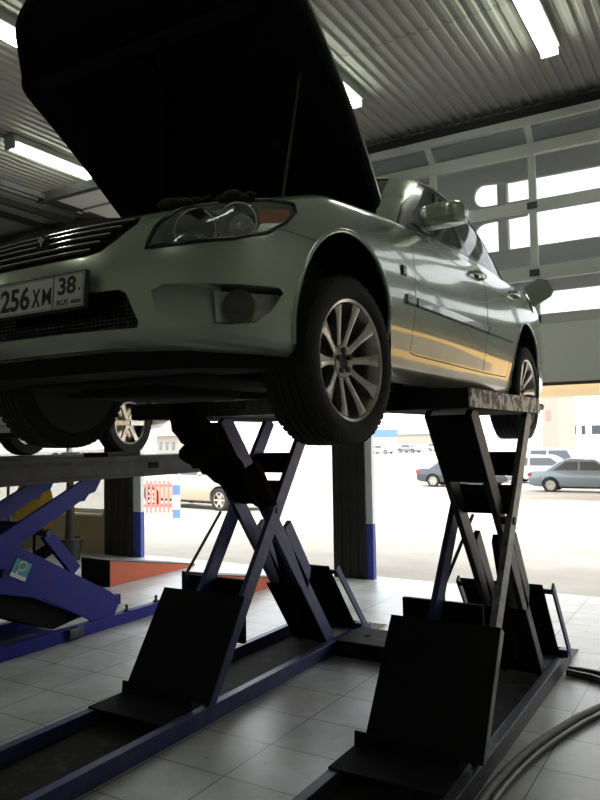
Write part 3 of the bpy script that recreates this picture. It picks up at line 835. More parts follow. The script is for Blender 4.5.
    rb.build('hood_frame', M['liner'], H, 50)
    for s in (-1, 1):
        MB().bar((s*.66, .62, 1.0), (s*.68, .56, 1.09), .03, .012).build('hood_hinge', M['under'], car)
    q0 = V(.615, -.13, .90); q1 = V(.615, .03, 1.50)
    MB().tube([q0, q0.lerp(q1, .5), q1], .006, 8).build('prop_rod', M['black_plastic'], car)
    # wheels
    for s in (1, -1):
        wheel(car, s*.748, 0, .317, s, math.radians(-3.5))
        wheel(car, s*.745, 2.67, .317, s, 0)
    # arch lips and liners
    for s in (1, -1):
        for y in (0, 2.67):
            pts = []
            for k in range(33):
                a = math.radians(-17+211*k/32)
                yy = y+.366*math.cos(a); hh = .435+.366*math.sin(a)
                pts.append((sx(yy, hh, s)-s*.004, yy, hh))
            MB().tube(pts, .010, 8).build('arch_lip', M['paint'], car, 60)
            ln = MB(); rr = [[], []]
            for k in range(25):
                a = math.radians(-20+220*k/24)
                rr[0].append((s*.52, y+.364*math.cos(a), .435+.364*math.sin(a))); rr[1].append((s*.838, y+.364*math.cos(a), .435+.364*math.sin(a)))
            ln.loft(rr, cap=False, closed=False)
            bmesh.ops.solidify(ln.bm, geom=ln.bm.faces[:], thickness=.004)
            ln.box((s*.50, y-.36, .30), (s*.52, y+.36, .80))
            ln.build('wheel_arch_liner', M['black_plastic'], car)
    # mouldings, handles, repeater, seams
    def strip(y0, y1, h0, h1, wd, th_, nm, m, par, s):
        mb = MB(); n = 14; prev = None
        for k in range(n+1):
            t = k/n; y = y0+(y1-y0)*t; h = h0+(h1-h0)*t
            p = V(sx(y, h, s), y, h)
            if prev is not None: mb.bar(prev, p+(p-prev)*.02, wd, th_, (1, 0, 0), 0)
            prev = p
        return mb.build(nm, m, par)
    for s in (1, -1):
        fd, rd = dmap[('front_door', s)], dmap[('rear_door', s)]
        strip(.50, .592, .632, .633, .034, .02, 'side_moulding', M['paint'], car, s)
        strip(.622, 1.676, .633, .637, .034, .02, 'side_moulding', M['paint'], fd, s)
        strip(1.70, 2.245, .637, .640, .034, .02, 'side_moulding', M['paint'], rd, s)
        for par, y0, y1, h0, h1 in ((car, .50, .592, .612, .613), (fd, .622, 1.676, .613, .617), (rd, 1.70, 2.235, .617, .620)):
            strip(y0, y1, h0, h1, .008, .022, 'moulding_shadow', M['black_plastic'], par, s)  # thin black strip standing in for the shadow under each moulding
        for d, y0 in ((fd, 1.49), (rd, 2.32)):
            h = .93 if d is fd else .955
            xx = abs(sx(y0+.08, h, s))
            MB().sphere((s*(xx-.012), y0+.08, h-.004), .05, (.45, 1.0, .55), 20).build('handle_cup', M['black_plastic'], d, 60)
            hb = MB().tube([(s*(xx+.002), y0-.03, h), (s*(xx+.026), y0, h+.003), (s*(xx+.032), y0+.08, h+.004), (s*(xx+.026), y0+.15, h+.003), (s*(xx+.002), y0+.185, h)], [.010, .014, .015, .014, .010], 10)
            hb.build('door_handle', M['paint'], d, 60)
        xx = abs(sx(.47, .745, s))
        MB().box((s*(xx-.006), .445, .722), (s*(xx+.008), .495, .768), bevel=.006).build('side_repeater', M['gloss_black'], car)
        MB().box((s*(xx-.002), .452, .729), (s*(xx+.011), .480, .761), bevel=.006).build('repeater_lens', M['paint'], car)
    # door mirrors
    for s in (1, -1):
        sec = []; p_y = .875
        for xx, hy, hh, yo in ((.795, .055, .046, .02), (.81, .075, .049, .01), (.86, .085, .052, .0), (.94, .085, .052, .0), (.97, .080, .050, .0), (1.0, .06, .045, .01), (1.008, .03, .025, .02)):
            ring_ = []
            for k in range(20):
                a = 2*PI*k/20; c, t = math.cos(a), math.sin(a)
                r_ = 1/((abs(c)**4+abs(t)**4)**(1/4))
                yy = c*r_*hy
                ring_.append((s*xx, p_y+yo+min(yy, .045), 1.084+t*r_*hh))
            sec.append(ring_)
        mo = MB().loft(sec).build('door_mirror', M['paint'], car, 50)
        MB().bar((s*.80, .90, 1.06), (s*.90, .90, 1.07), .07, .05, (0, 0, 1)).build('mirror_arm', M['black_plastic'], mo)
        MB().prism([(s*.79, .76, 1.04), (s*.79, 1.0, 1.045), (s*.745, 1.0, 1.18), (s*.76, .9, 1.12)], (-s*.02, 0, 0)).build('mirror_sail', M['gloss_black'], mo)
        MB().box((s*.82, .917, 1.044), (s*.97, .928, 1.124), bevel=.002).build('mirror_glass', M['mirror'], mo)
    # fuel flap standing open
    fp = [V(*p) for p in ((.794, 2.85, 1.085), (.888, 2.87, 1.145), (.935, 2.88, 1.135), (.981, 2.88, 1.047), (.965, 2.88, 1.01), (.853, 2.85, .94))]
    MB().prism(fp, (.01, .012, 0)).build('fuel_flap', M['paint'], car)
    # underside
    u = MB()
    u.prism([(x, y, .262) for x, y in ((-.78, -.32), (-.70, -.46), (-.55, -.60), (-.3, -.67), (.3, -.67), (.55, -.60), (.70, -.46), (.78, -.32))], (0, 0, .10))
    u.box((-.48, -.45, .245), (.48, .62, .40), bevel=.03)
    u.box((-.70, .55, .275), (.70, 2.25, .36), bevel=.02)
    u.box((-.55, 2.2, .24), (.55, 3.45, .42), bevel=.05)
    u.box((-.30, -.30, .205), (.16, .25, .3), bevel=.03)
    u.box((-.12, .6, .262), (.12, 2.3, .34), bevel=.02)
    u.build('underbody', M['under'], car, 40)
    for s in (1, -1):
        MB().bar((s*.3, -.02, .29), (s*.66, 0, .25), .09, .03, (0, 0, 1)).bar((s*.3, .32, .29), (s*.64, .02, .25), .06, .03, (0, 0, 1)).cyl((s*.60, 0, .25), (s*.52, .03, .78), .04, 14).build('suspension_arm', M['under'], car, 40)
        MB().bar((s*.2, 2.67, .26), (s*.66, 2.67, .22), .09, .04, (0, 0, 1)).cyl((s*.60, 2.67, .25), (s*.55, 2.7, .80), .04, 14).build('suspension_arm', M['under'], car, 40)
        sp = MB()
        for k in range(4): sp.box((s*.74, .50+k*.02, .262), (s*.765, .60+k*.02, .30))
        sp.build('sill_flange', M['under'], car)
    ex = MB().tube([(.1, .3, .25), (.25, .9, .25), (.22, 1.8, .25), (.35, 2.3, .26), (.45, 3.0, .30)], .035, 12).box((.25, 2.95, .24), (.65, 3.35, .38), bevel=.06)
    ex.build('exhaust', M['under'], car, 50)
    # torn muddy splash shield hanging down on the far side of the nose
    random.seed(3)
    lo = [(-.78, .27), (-.70, .145), (-.63, .05), (-.60, 0), (-.61, -.05), (-.545, -.11), (-.44, -.147), (-.325, -.215), (-.26, -.267), (-.19, -.310)]
    hi = [(-.45, .27), (-.43, .17), (-.40, .13), (-.36, .09), (-.33, .06), (-.29, .02), (-.24, -.03), (-.19, -.08), (-.14, -.14), (-.06, -.23)]
    a_ = cr([V(x, 0, z) for x, z in lo], 3); b_ = cr([V(x, 0, z) for x, z in hi], 3)
    rows = []
    for k in range(len(a_)):
        pts = []
        for jj in range(9):
            g_ = jj/8; p = a_[k].lerp(b_[k], g_)
            p.y = .72+.07*math.sin(g_*PI)+.014*math.sin(k*.9+jj*1.7)-.03*k/len(a_)
            if jj == 0: p += V(.010*math.sin(k*2.3), 0, .010*math.sin(k*3.1))
            pts.append(p)
        rows.append(pts)
    mb = MB(); mb.loft(rows, cap=False, closed=False)
    bmesh.ops.solidify(mb.bm, geom=mb.bm.faces[:], thickness=.018)
    sh = mb.build('splash_shield', M['mud'], car, 60); sh['label'] = 'muddy splash shield hanging loose'
    MB().bar((-.10, .68, -.105), (.005, .68, -.325), .085, .05, (0, 1, 0), .006).build('shield_bracket', M['under'], sh)
    for o in cut+nose+[pb, pbs, full, solid_nose, fl, outer, inner, ing, gin, gin2, dlo, ws, rw]+wins+[d[1] for d in doors]+[d[2] for d in doors]: drop(o)
    for o in list(bpy.data.objects):
        if o.name.startswith('tmp'): drop(o)
    return car
CAR = build_car()

# ------------------------------------------------------------------ scissor lift columns under the car
def lift_column(xo, sgn, label, detail):
    """xo: outer (+X) face of the base; the column is built from x=0 (outer) to x=-.60"""
    t = thing('scissor_lift', label, 'car lift', (xo, 0, 0), 0, 'scissor lift columns under the silver green car')
    P = lambda nm, mb, m, par=t, sm=None: mb.build(nm, m, par, sm)
    # base: two rails and a bottom plate
    for x0 in (-.055, -.60):
        b = MB().box((x0, 1.0, .0), (x0+.055, 5.40, .095), bevel=.004)
        P('base_rail', b, M['lift_dark'] if detail else M['lift_blue'])
    P('base_plate', MB().box((-.55, 1.0, .004), (-.055, 5.40, .022)), M['base_dirty'])
    P('drive_on_ramp', MB().prism([(-.01, 5.40, 0), (-.01, 5.40, .09), (-.01, 5.72, .004), (-.01, 5.72, 0)], (-.58, 0, 0)), M['lift_grey'])
    # arms: (y_top,z_top) -> (y_bottom,z_bottom)
    A0, A1 = V(0, 3.55, 1.735), V(0, 4.83, .09)
    B0, B1 = V(0, 4.48, 1.735), V(0, 3.30, .09)
    xB = (-.03, -.36); xA = (-.085, -.30)
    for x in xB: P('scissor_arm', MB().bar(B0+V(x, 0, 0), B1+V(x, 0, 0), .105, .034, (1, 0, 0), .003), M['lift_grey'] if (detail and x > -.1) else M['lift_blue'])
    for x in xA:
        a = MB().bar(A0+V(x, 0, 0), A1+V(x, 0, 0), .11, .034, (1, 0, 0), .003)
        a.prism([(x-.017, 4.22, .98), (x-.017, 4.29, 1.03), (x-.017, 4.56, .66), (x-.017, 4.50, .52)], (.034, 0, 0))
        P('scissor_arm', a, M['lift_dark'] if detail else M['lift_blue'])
    pv = MB().cyl((-.005, 4.04, 1.125), (-.12, 4.04, 1.125), .022, 16)
    P('pivot_pin', pv, M['lift_dark'])
    # plates joining the arm pairs
    def plate(nm, p, q, x0, x1, off, th=.012, m='lift_black'):
        d = (q-p).normalized(); n = V(0, -d.z, d.y)
        if n.y > 0: n = -n
        p2 = p+n*off; q2 = q+n*off
        return P(nm, MB().prism([(x0, p2.y, p2.z), (x1, p2.y, p2.z), (x1, q2.y, q2.z), (x0, q2.y, q2.z)], n*th), M[m])
    plate('upper_plate', A0.lerp(A1, .0), A0.lerp(A1, .21), -.30, -.075, .05)
    plate('cross_plate', B0.lerp(B1, .275), B0.lerp(B1, .365), -.36, -.03, .05)
    plate('lower_cover', A0.lerp(A1, .685), A0.lerp(A1, .97), -.33, -.05, .065)
    plate('cross_plate', B0.lerp(B1, .13), B0.lerp(B1, .21), -.36, -.03, -.05)
    # drive-over plate on the foot of the B arms, with its side flange
    n0, n1 = V(0, 3.61, .645), V(0, 3.26, .115)
    xl = -.565 if detail else -.61
    pl = MB().prism([(xl, n0.y, n0.z), (.02, n0.y, n0.z), (.02, n1.y, n1.z), (xl, n1.y, n1.z)], (0, -.012, .006))
    np_ = P('near_plate', pl, M['lift_black'])
    d = (n1-n0)
    P('side_flange', MB().prism([(.02, n0.y, n0.z), (.02, n0.y+.05, n0.z-.03), (.02, n1.y+.06, n1.z), (.02, n1.y, n1.z)], (-.012, 0, 0)), M['lift_blue'] if not detail else M['lift_grey'], np_)
    P('toe_plate', MB().prism([(-.60, 3.21, .17), (-.08, 3.21, .17), (-.08, 3.20, .06), (-.60, 3.20, .06)], (0, .012, 0)).box((-.60, 2.94, .096), (-.06, 3.21, .104)).prism([(-.60, 3.21, .06), (-.08, 3.21, .06), (-.08, 3.40, .08), (-.60, 3.40, .08)], (0, 0, .01)), M['lift_black'], np_)
    # cylinder cover behind
    P('cylinder_cover', MB().box((-.585, 3.80, .30), (-.13, 3.83, .70)), M['lift_black'])
    P('cylinder', MB().cyl((-.19, 3.5, .12), (-.19, 3.74, .52), .04, 16), M['lift_dark'], sm=40)
    # far plate on the foot of the A arms
    f0, f1 = V(0, 4.76, .635), V(0, 5.20, .085)
    fp = P('far_plate', MB().prism([(-.575, f0.y, f0.z), (-.04, f0.y, f0.z), (-.04, f1.y, f1.z), (-.575, f1.y, f1.z)], (0, .012, .008)), M['lift_black'])
    P('side_flange', MB().bar((.018, f0.y+.03, f0.z), (.018, f1.y+.06, f1.z+.01), .05, .014).box((-.04, f0.y+.02, f0.z-.05), (.02, f0.y+.04, f0.z-.02)).box((-.04, f1.y-.02, f1.z), (.02, f1.y+.03, f1.z+.05)), M['lift_blue'], fp)
    P('side_flange', MB().bar((-.60, f0.y+.02, f0.z), (-.60, f1.y+.03, f1.z+.01), .05, .014).box((-.60, f0.y+.02, f0.z-.05), (-.575, f0.y+.04, f0.z-.02)).box((-.60, f1.y-.02, f1.z), (-.575, f1.y+.03, f1.z+.05)), M['lift_dark'], fp)
    # locking lever and rack
    P('lock_lever', MB().prism([(-.15, 4.20, .98), (-.15, 4.23, 1.02), (-.15, 4.29, 1.01), (-.15, 4.56, .66), (-.15, 4.80, .28), (-.15, 4.50, .22), (-.15, 4.33, .66)], (-.04, 0, 0)), M['lift_black'])
    P('lock_rack', MB().box((-.30, 4.70, .55), (-.17, 4.73, .63)).box((-.30, 4.70, .63), (-.275, 4.73, .70)), M['lift_black'])
    P('hydraulic_pipe', MB().tube([(-.38, 4.46, 1.10), (-.38, 3.90, .755), (-.38, 3.86, .2)] if detail else [(-.60, 4.19, 1.08), (-.60, 3.80, .70), (-.58, 3.86, .2)], .011, 8), M['hose'])
    # platform
    pf = P('platform', MB().box((-.57, 3.26, 1.728), (.0, 4.65, 1.822), bevel=.004), M['lift_black'])
    P('platform_side', MB().box((.0, 3.265, 1.732), (.010, 4.645, 1.820)), M['chipped'] if detail else M['lift_dark'], pf)
    P('end_pin', MB().cyl((-.02, 4.65, 1.775), (-.02, 4.80, 1.775), .022, 14), M['lift_dark'], pf, 40)
    for y in (3.40, 4.40):
        P('rubber_pad', MB().box((-.42, y, 1.822), (-.16, y+.14, 1.838), bevel=.003), M['rubber'], pf)
    return t
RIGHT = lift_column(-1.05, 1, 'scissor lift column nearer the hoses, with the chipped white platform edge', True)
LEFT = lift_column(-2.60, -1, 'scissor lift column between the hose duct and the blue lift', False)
MB().box((-.15, 3.28, 1.73), (.48, 3.36, 1.815), bevel=.005).build('cross_beam', M['lift_grey'], LEFT)

# duct joining the two columns
t = tag(MB().box((-2.58, 4.74, 0), (-1.67, 5.16, .115), bevel=.008).build('hose_duct', M['base_dirty']), 'low dirty steel hose duct lying between the two scissor lift columns', 'hose duct')
MB().cyl((-2.42, 4.95, .115), (-2.42, 4.95, .122), .022, 16).build('bolt', M['lift_black'], t)
t['label'] = 'low dirty steel hose duct lying between the two scissor lift columns'

# hoses on the floor at the right
def hose(pts, r, m, label):
    p = cr([V(*q) for q in pts], 10)
    return tag(MB().tube(p, r, 10).build('hose', m, None, 70), label, 'hose')
hose([(-1.02, 5.12, .03), (-.93, 5.15, .022), (-.80, 5.12, .022), (-.55, 4.95, .022), (-.25, 4.6, .075), (0, 4.25, .075), (.3, 3.9, .022), (.9, 3.2, .022), (1.6, 2.2, .022), (2.2, .5, .022), (2.8, -1., .022)], .022, M['hose'], 'black hose leaving the far end of the lift base, upper of the pair')
hose([(-1.02, 5.05, .03), (-.95, 5.06, .022), (-.82, 5.02, .022), (-.60, 4.84, .022), (-.35, 4.45, .075), (-.08, 4.10, .075), (.22, 3.7, .022), (.8, 3.05, .022), (1.5, 2.1, .022), (2.1, .4, .022), (2.7, -1., .022)], .022, M['hose'], 'black hose leaving the far end of the lift base, lower of the pair')
hose([(-.99, 2.4, .026), (-1.0, 3.05, .026), (-.985, 3.40, .026), (-.94, 3.75, .026), (-.865, 4.08, .026), (-.78, 4.36, .026), (-.66, 4.58, .026), (-.30, 4.72, .026), (.1, 4.5, .026), (.7, 3.6, .026), (1.4, 2.2, .026), (1.9, .5, .026), (2.6, -1.0, .026)], .024, M['hose_grey'], 'dusty thick hose curving along the lift base rail to the right edge')
hose([(-.952, 2.4, .018), (-.962, 3.05, .018), (-.948, 3.40, .018), (-.903, 3.74, .018), (-.829, 4.06, .018), (-.748, 4.33, .018), (-.64, 4.54, .018), (-.30, 4.67, .018), (.08, 4.46, .018), (.66, 3.56, .018), (1.36, 2.18, .018), (1.86, .5, .018), (2.5, -1.0, .018)], .016, M['hose'], 'thin black hose running alongside the dusty thick hose')

# ------------------------------------------------------------------ blue lift, its car, ramps
def blue_lift():
    t = thing('blue_scissor_lift', 'royal blue scissor lift with a long grey steel runway', 'car lift', (-4.65, 0, 0))
    P = lambda nm, mb, m, par=t, sm=None: mb.build(nm, m, par, sm)
    for x0 in (-.07, -.67):
        P('base_rail', MB().box((x0, 1.5, 0), (x0+.07, 5.25, .10), bevel=.004), M['royal'])
    P('base_plate', MB().box((-.60, 1.5, .003), (-.07, 4.2, .02)), M['royal_dark'])
    for y, x in ((4.75, .0), (5.15, -.02)):
        P('anchor_bolt', MB().cyl((x-.03, y, .10), (x-.03, y, .155), .013, 8).cyl((x-.03, y, .10), (x-.03, y, .112), .03, 12), M['lift_dark'])
    P('anchor_block', MB().box((.0, 4.05, .02), (.04, 4.2, .10), bevel=.01), M['lift_dark'])
    # lower arms (pivot at the left) and upper arms
    for x in (-.045, -.62):
        a = MB().prism([(x-.02, y, z) for y, z in ((3.0, .95), (3.25, 1.02), (4.56, .30), (4.66, .20), (4.60, .10), (4.35, .10), (3.85, .38), (3.0, .62))], (.04, 0, 0))
        P('lower_arm', a, M['royal'])
        a = MB().prism([(x-.055, y, z) for y, z in ((2.9, .42), (3.436, .723), (4.25, 1.10), (4.30, 1.10), (4.35, 1.155), (4.42, 1.17), (4.50, 1.29), (4.32, 1.29), (3.435, .89), (2.9, .63))], (.034, 0, 0))
        P('upper_arm', a, M['royal'])
    P('cross_plate', MB().prism([(-.10, 3.1, .62), (-.10, 3.12, .68), (-.10, 3.75, .98), (-.10, 3.75, .92)], (-.48, 0, 0)), M['royal_dark'])
    P('pivot', MB().cyl((.01, 3.48, .64), (-.66, 3.48, .64), .032, 16), M['royal_dark'])
    P('pivot', MB().cyl((-.0, 3.88, .885), (-.66, 3.88, .885), .026, 16), M['lift_dark'])
    P('ram_link', MB().bar((-.16, 3.98, .86), (-.16, 4.28, .52), .10, .05), M['royal'])
    P('ram', MB().cyl((-.33, 3.2, .35), (-.33, 4.15, .70), .05, 16), M['lift_black'], sm=40)
    P('inner_plate', MB().prism([(-.10, 3.2, .45), (-.10, 3.4, .60), (-.10, 4.3, .14), (-.10, 4.0, .10)], (-.45, 0, 0)), M['lift_black'])
    pf = P('runway', MB().box((-.62, 1.2, 1.28), (-.01, 6.25, 1.46), bevel=.004).box((-.01, 1.2, 1.43), (.01, 6.25, 1.465)).box((-.01, 1.2, 1.275), (.01, 6.25, 1.30)), M['steel_dull'])
    P('runway_slot', MB().box((-.012, 5.02, 1.345), (.001, 5.14, 1.40)), M['lift_black'], pf)
    P('runway_step', MB().box((-.35, 4.55, 1.46), (-.05, 4.95, 1.50)), M['rubber'], pf)
    pf2 = P('runway', MB().box((-2.10, 1.2, 1.28), (-1.49, 6.25, 1.46), bevel=.004), M['steel_dull'])
    # sticker
    n = V(.0, 0, 0)
    s = MB().prism([(-.022, 3.60, .735), (-.022, 3.735, .665), (-.022, 3.665, .545), (-.022, 3.53, .615)], (.004, 0, 0)).build('sticker', M['sticker'], t)
    MB().prism([(-.017, 3.545, .640), (-.017, 3.68, .570), (-.017, 3.665, .545), (-.017, 3.53, .615)], (.001, 0, 0)).build('sticker_band', M['sticker_w'], s)
    ring_ = [(-.016, 3.645+.035*math.cos(a), .665+.032*math.sin(a)) for a in [k*2*PI/20 for k in range(20)]]
    MB().tube(ring_, .007, 6, True).bar((-.016, 3.615, .655), (-.016, 3.585, .615), .016, .006).build('sticker_ring', M['sticker_w'], s)
    MB().prism([(-.018, 3.645+.024*math.cos(a), .665+.018*math.sin(a)) for a in [k*2*PI/14 for k in range(14)]], (.003, 0, 0)).build('sticker_leaf', M['sticker_g'], s)
    return t
blue_lift()

def ramp(x, y, L, label):
    t = thing('wheel_ramp', label, 'wheel ramp', (x, y, 0), 0, 'orange wheel ramps by the blue lift')
    h = .285
    MB().prism([(0, 0, .002), (0, 0, h), (0, L, .02), (0, L, .002)], (-.012, 0, 0)).build('side_panel', M['orange'], t)
    MB().prism([(-.43, 0, .002), (-.43, 0, h), (-.43, L, .02), (-.43, L, .002)], (-.012, 0, 0)).build('side_panel', M['orange'], t)
    MB().box((-.442, -.012, .002), (0, 0, h)).build('end_panel', M['lift_black'], t)
    MB().prism([(0.006, -.014, h), (0.006, -.014, h+.008), (0.006, L, .028), (0.006, L, .02)], (-.45, 0, 0)).build('tread_plate', M['steel_dull'], t)
    return t
ramp(-5.96, 5.80, 1.45, 'orange sided wheel ramp with black end before the white and blue column')
ramp(-4.36, 5.65, 1.35, 'orange sided wheel ramp half hidden behind the scissor lift')

# ------------------------------------------------------------------ simple whole cars (the dark one on the blue lift, those outside)
def side_car(name, label, loc, rz, paint, L=4.5, W=1.7, H=1.38, kind='sedan', wheels=True, group=None, light='tail', tint='out_dark'):
    """car along local x: front at +x; built from lofted sections"""
    t = thing(name, label, 'car', loc, rz, group)
    h = L/2
    # (x, half width, z bottom, z belt)
    if kind == 'sedan':
        sec = [(-h, .78, .42, .78), (-h+.06, .86, .30, .90), (-h+.5, .97, .24, .94), (-h*.45, 1, .22, .92), (0, 1, .22, .90), (h*.4, 1, .22, .88), (h*.55, .99, .22, .84), (h-.45, .95, .24, .74), (h-.1, .82, .28, .66), (h, .72, .36, .58)]
        cab = [(-h*.70, .93), (-h*.36, H), (h*.02, H+.01), (h*.18, H-.03), (h*.52, .86)]
    elif kind == 'wagon':
        sec = [(-h, .84, .40, .88), (-h+.06, .92, .30, .96), (-h+.5, .99, .24, .95), (-h*.45, 1, .22, .93), (0, 1, .22, .90), (h*.4, 1, .22, .88), (h*.55, .99, .22, .84), (h-.45, .95, .24, .76), (h-.1, .82, .28, .68), (h, .72, .36, .58)]
        cab = [(-h*.98, .95), (-h*.80, H-.02), (-h*.1, H+.02), (h*.16, H-.03), (h*.52, .86)]
    else:
        sec = [(-h, .88, .50, 1.0), (-h+.06, .94, .38, 1.08), (-h+.5, 1, .32, 1.08), (-h*.45, 1, .30, 1.06), (0, 1, .30, 1.04), (h*.4, 1, .30, 1.02), (h*.55, 1, .30, 1.0), (h-.45, .97, .32, .94), (h-.1, .88, .36, .88), (h, .80, .42, .78)]
        cab = [(-h*.97, 1.07), (-h*.86, H-.03), (-h*.1, H), (h*.16, H-.04), (h*.42, 1.0)]
    w = W/2; mb = MB(); rings = []
    for x, f, zb, zt in sec:
        a = w*f
        half = [(0, zb), (a*.80, zb), (a*.95, zb+.06), (a, zb+(zt-zb)*.45), (a*.985, zb+(zt-zb)*.75), (a*.92, zt-.03), (a*.80, zt), (0, zt+.025)]
        rings.append([(x, y, z) for y, z in half]+[(x, -y, z) for y, z in half[-2:0:-1]])
    # smooth lengthwise
    n = len(rings[0]); cols = [cr([V(*r[k]) for r in rings], 4) for k in range(n)]
    mb.loft([[cols[k][i] for k in range(n)] for i in range(len(cols[0]))])
    bodyo = tmp(mb); axf, axr = h*.62, -h*.60; R = .31
    cut = [tmp(MB().cyl((ax, s*w*.55, R+.01), (ax, s*w*1.2, R+.01), R+.05, 32)) for ax in (axf, axr) for s in (1, -1)]
    boolean(bodyo, cut); put(bodyo, 'body', paint, t)
    for c in cut: drop(c)
    cab_m = MB(); rings = []
    belt = sec[4][3]
    prof = cr([V(x, 0, z) for x, z in cab], 4)
    for p in prof:
        f = max(0, (p.z-.86)/(H-.86)); yt = w*(.94-.22*f); zb = belt-.1
        rings.append([(p.x, 0, zb), (p.x, w*.93, zb), (p.x, yt+.02*(1-f), max(p.z-.05, zb+.01)), (p.x, yt-.06, p.z), (p.x, 0, p.z+.012), (p.x, -yt+.06, p.z), (p.x, -yt-.02*(1-f), max(p.z-.05, zb+.01)), (p.x, -w*.93, zb)])
    cab_m.loft(rings); cabin = tmp(cab_m)
    # windows: cut from a slightly swollen copy
    x0, x1, x2, x3 = cab[0][0], cab[1][0], cab[3][0], cab[4][0]
    zt = H-.09; zb = belt+.05
    def wpoly(a, b): return a, b
    fr = lambda z: x3+(x2-x3)*(z-.86)/(H-.89)
    rr = lambda z: x0+(x1-x0)*(z-cab[0][1])/max(.05, cab[1][1]-cab[0][1])
    mid = (x1+x2)/2-.05
    polys = [[(mid+.04, zb), (mid+.04, zt), (fr(zt)-.16, zt), (fr(zb)-.22, zb)], [(mid-.04, zb), (mid-.04, zt), (max(rr(zt)+.16, x1+.04), zt), (rr(zb)+.30, zb)]]
    for pl in polys:
        for s in (1, -1):
            pr = tmp(MB().prism([(x, s*.2, z) for x, z in pl], (0, s*1.2, 0)))
            wgl = clone(cabin); boolean(wgl, [pr], 'INTERSECT')
            for v in wgl.data.vertices: v.co.y *= 1.012
            put(wgl, 'side_window', M[tint], t); drop(pr)
    pr = tmp(MB().prism([(x0-.3, -w*.66, zb), (x0-.3, w*.66, zb), (x0-.3, w*.60, zt+.02), (x0-.3, -w*.60, zt+.02)], (x1-x0+.32, 0, 0)))
    g = clone(cabin); boolean(g, [pr], 'INTERSECT')
    for v in g.data.vertices: v.co.x -= .008; v.co.z += .006
    put(g, 'rear_window', M[tint], t); drop(pr)
    pr = tmp(MB().prism([(x3+.3, -w*.66, zb), (x3+.3, w*.66, zb), (x3+.3, w*.60, zt+.02), (x3+.3, -w*.60, zt+.02)], (x2-x3-.32, 0, 0)))
    g = clone(cabin); boolean(g, [pr], 'INTERSECT')
    for v in g.data.vertices: v.co.x += .008; v.co.z += .006
    put(g, 'windshield', M[tint], t); drop(pr)
    put(cabin, 'roof', paint, t)
    for ax in (axf, axr):
        for s in (1, -1):
            wo = MB().lathe([(-.09, .20), (-.09, R-.02), (-.05, R), (.06, R), (.09, R-.03), (.085, .21), (.05, .20)], 'y', 32, (0, 0, 0)).build('wheel', M['rubber'], t, 35)
            wo.location = (ax, s*(w-.10), R); wo.rotation_euler = (0, 0, 0 if s > 0 else PI)
            rm = MB().lathe([(.045, .0), (.05, .055), (.045, .06)], 'y', 24)
            rm.lathe([(.05, .20), (.078, .205), (.08, .195), (.05, .185)], 'y', 32)
            for k in range(6):
                a = 2*PI*k/6
                rm.bar((.03*math.cos(a), .05, .03*math.sin(a)), (.195*math.cos(a), .065, .195*math.sin(a)), .045, .02, (0, 1, 0))
            rm.lathe([(.0, 0), (.0, .19)], 'y', 24)
            rm.build('rim', M['alloy'], wo, 35)
    zt_ = sec[1][3]
    for s in (1, -1):
        MB().box((-h-.012, s*w*.42, zt_-.20), (-h+.16, s*w*.90, zt_-.07), bevel=.02).build('tail_lamp', M['tail_red'], t)
        zf = sec[-2][3]
        MB().box((h-.16, s*w*.42, zf-.13), (h-.02, s*w*.78, zf-.03), bevel=.02).build('headlamp', M['lamp_white'], t)
        MB().sphere((h*.34, s*(w+.06), belt+.08), .09, (.6, 1, .7), 12).build('door_mirror', paint, t, 60)
    MB().box((-h-.02, -.26, zt_-.36), (-h+.1, .26, zt_-.25)).build('number_plate', M['plate_white'], t)
    MB().box((-h*.75, -w*.7, .18), (h*.8, w*.7, .30)).build('underbody', M['under'], t)
    return t

def carpaint(n, c): return mat(n, c, .28, .3, .5, .6)
# the dark car on the blue lift
side_car('car', 'dark car standing on the blue lift behind the silver green car', (-5.80, 3.76, 1.463), PI/2, carpaint('dark_paint', (.012, .012, .014)), 4.4, 1.66, 1.4, 'sedan')

# ------------------------------------------------------------------ things by the window
t = thing('potted_plant', 'black pot with a dark bare trunk standing under the window', 'potted plant', (-7.80, 6.85, 0))
MB().lathe([(0, .0), (0, .13), (.26, .165), (.27, .18), (.30, .18), (.30, .155), (.27, .15), (.25, 0)], 'z', 28).build('pot', M['pot'], t, 40)
MB().tube([(0, 0, .22), (.01, 0, .5), (-.01, .01, .85), (.02, 0, 1.25)], [.07, .06, .055, .04], 12).build('trunk', M['bark'], t, 60)
lf = MB()
random.seed(5)
for k in range(16):
    a = k*2.4; l = .35+.2*random.random()
    p0 = V(.02, 0, 1.2); p1 = p0+V(math.cos(a)*l*.5, math.sin(a)*l*.5, .25); p2 = p0+V(math.cos(a)*l, math.sin(a)*l, .12)
    w_ = V(-math.sin(a), math.cos(a), 0)*.03
    lf.loft([[p0+w_*.3, p0+V(0, 0, .006), p0-w_*.3], [p1+w_, p1+V(0, 0, .008), p1-w_], [p2+w_*.1, p2+V(0, 0, .003), p2-w_*.1]])
lf.build('leaves', M['leaf'], t, 60)
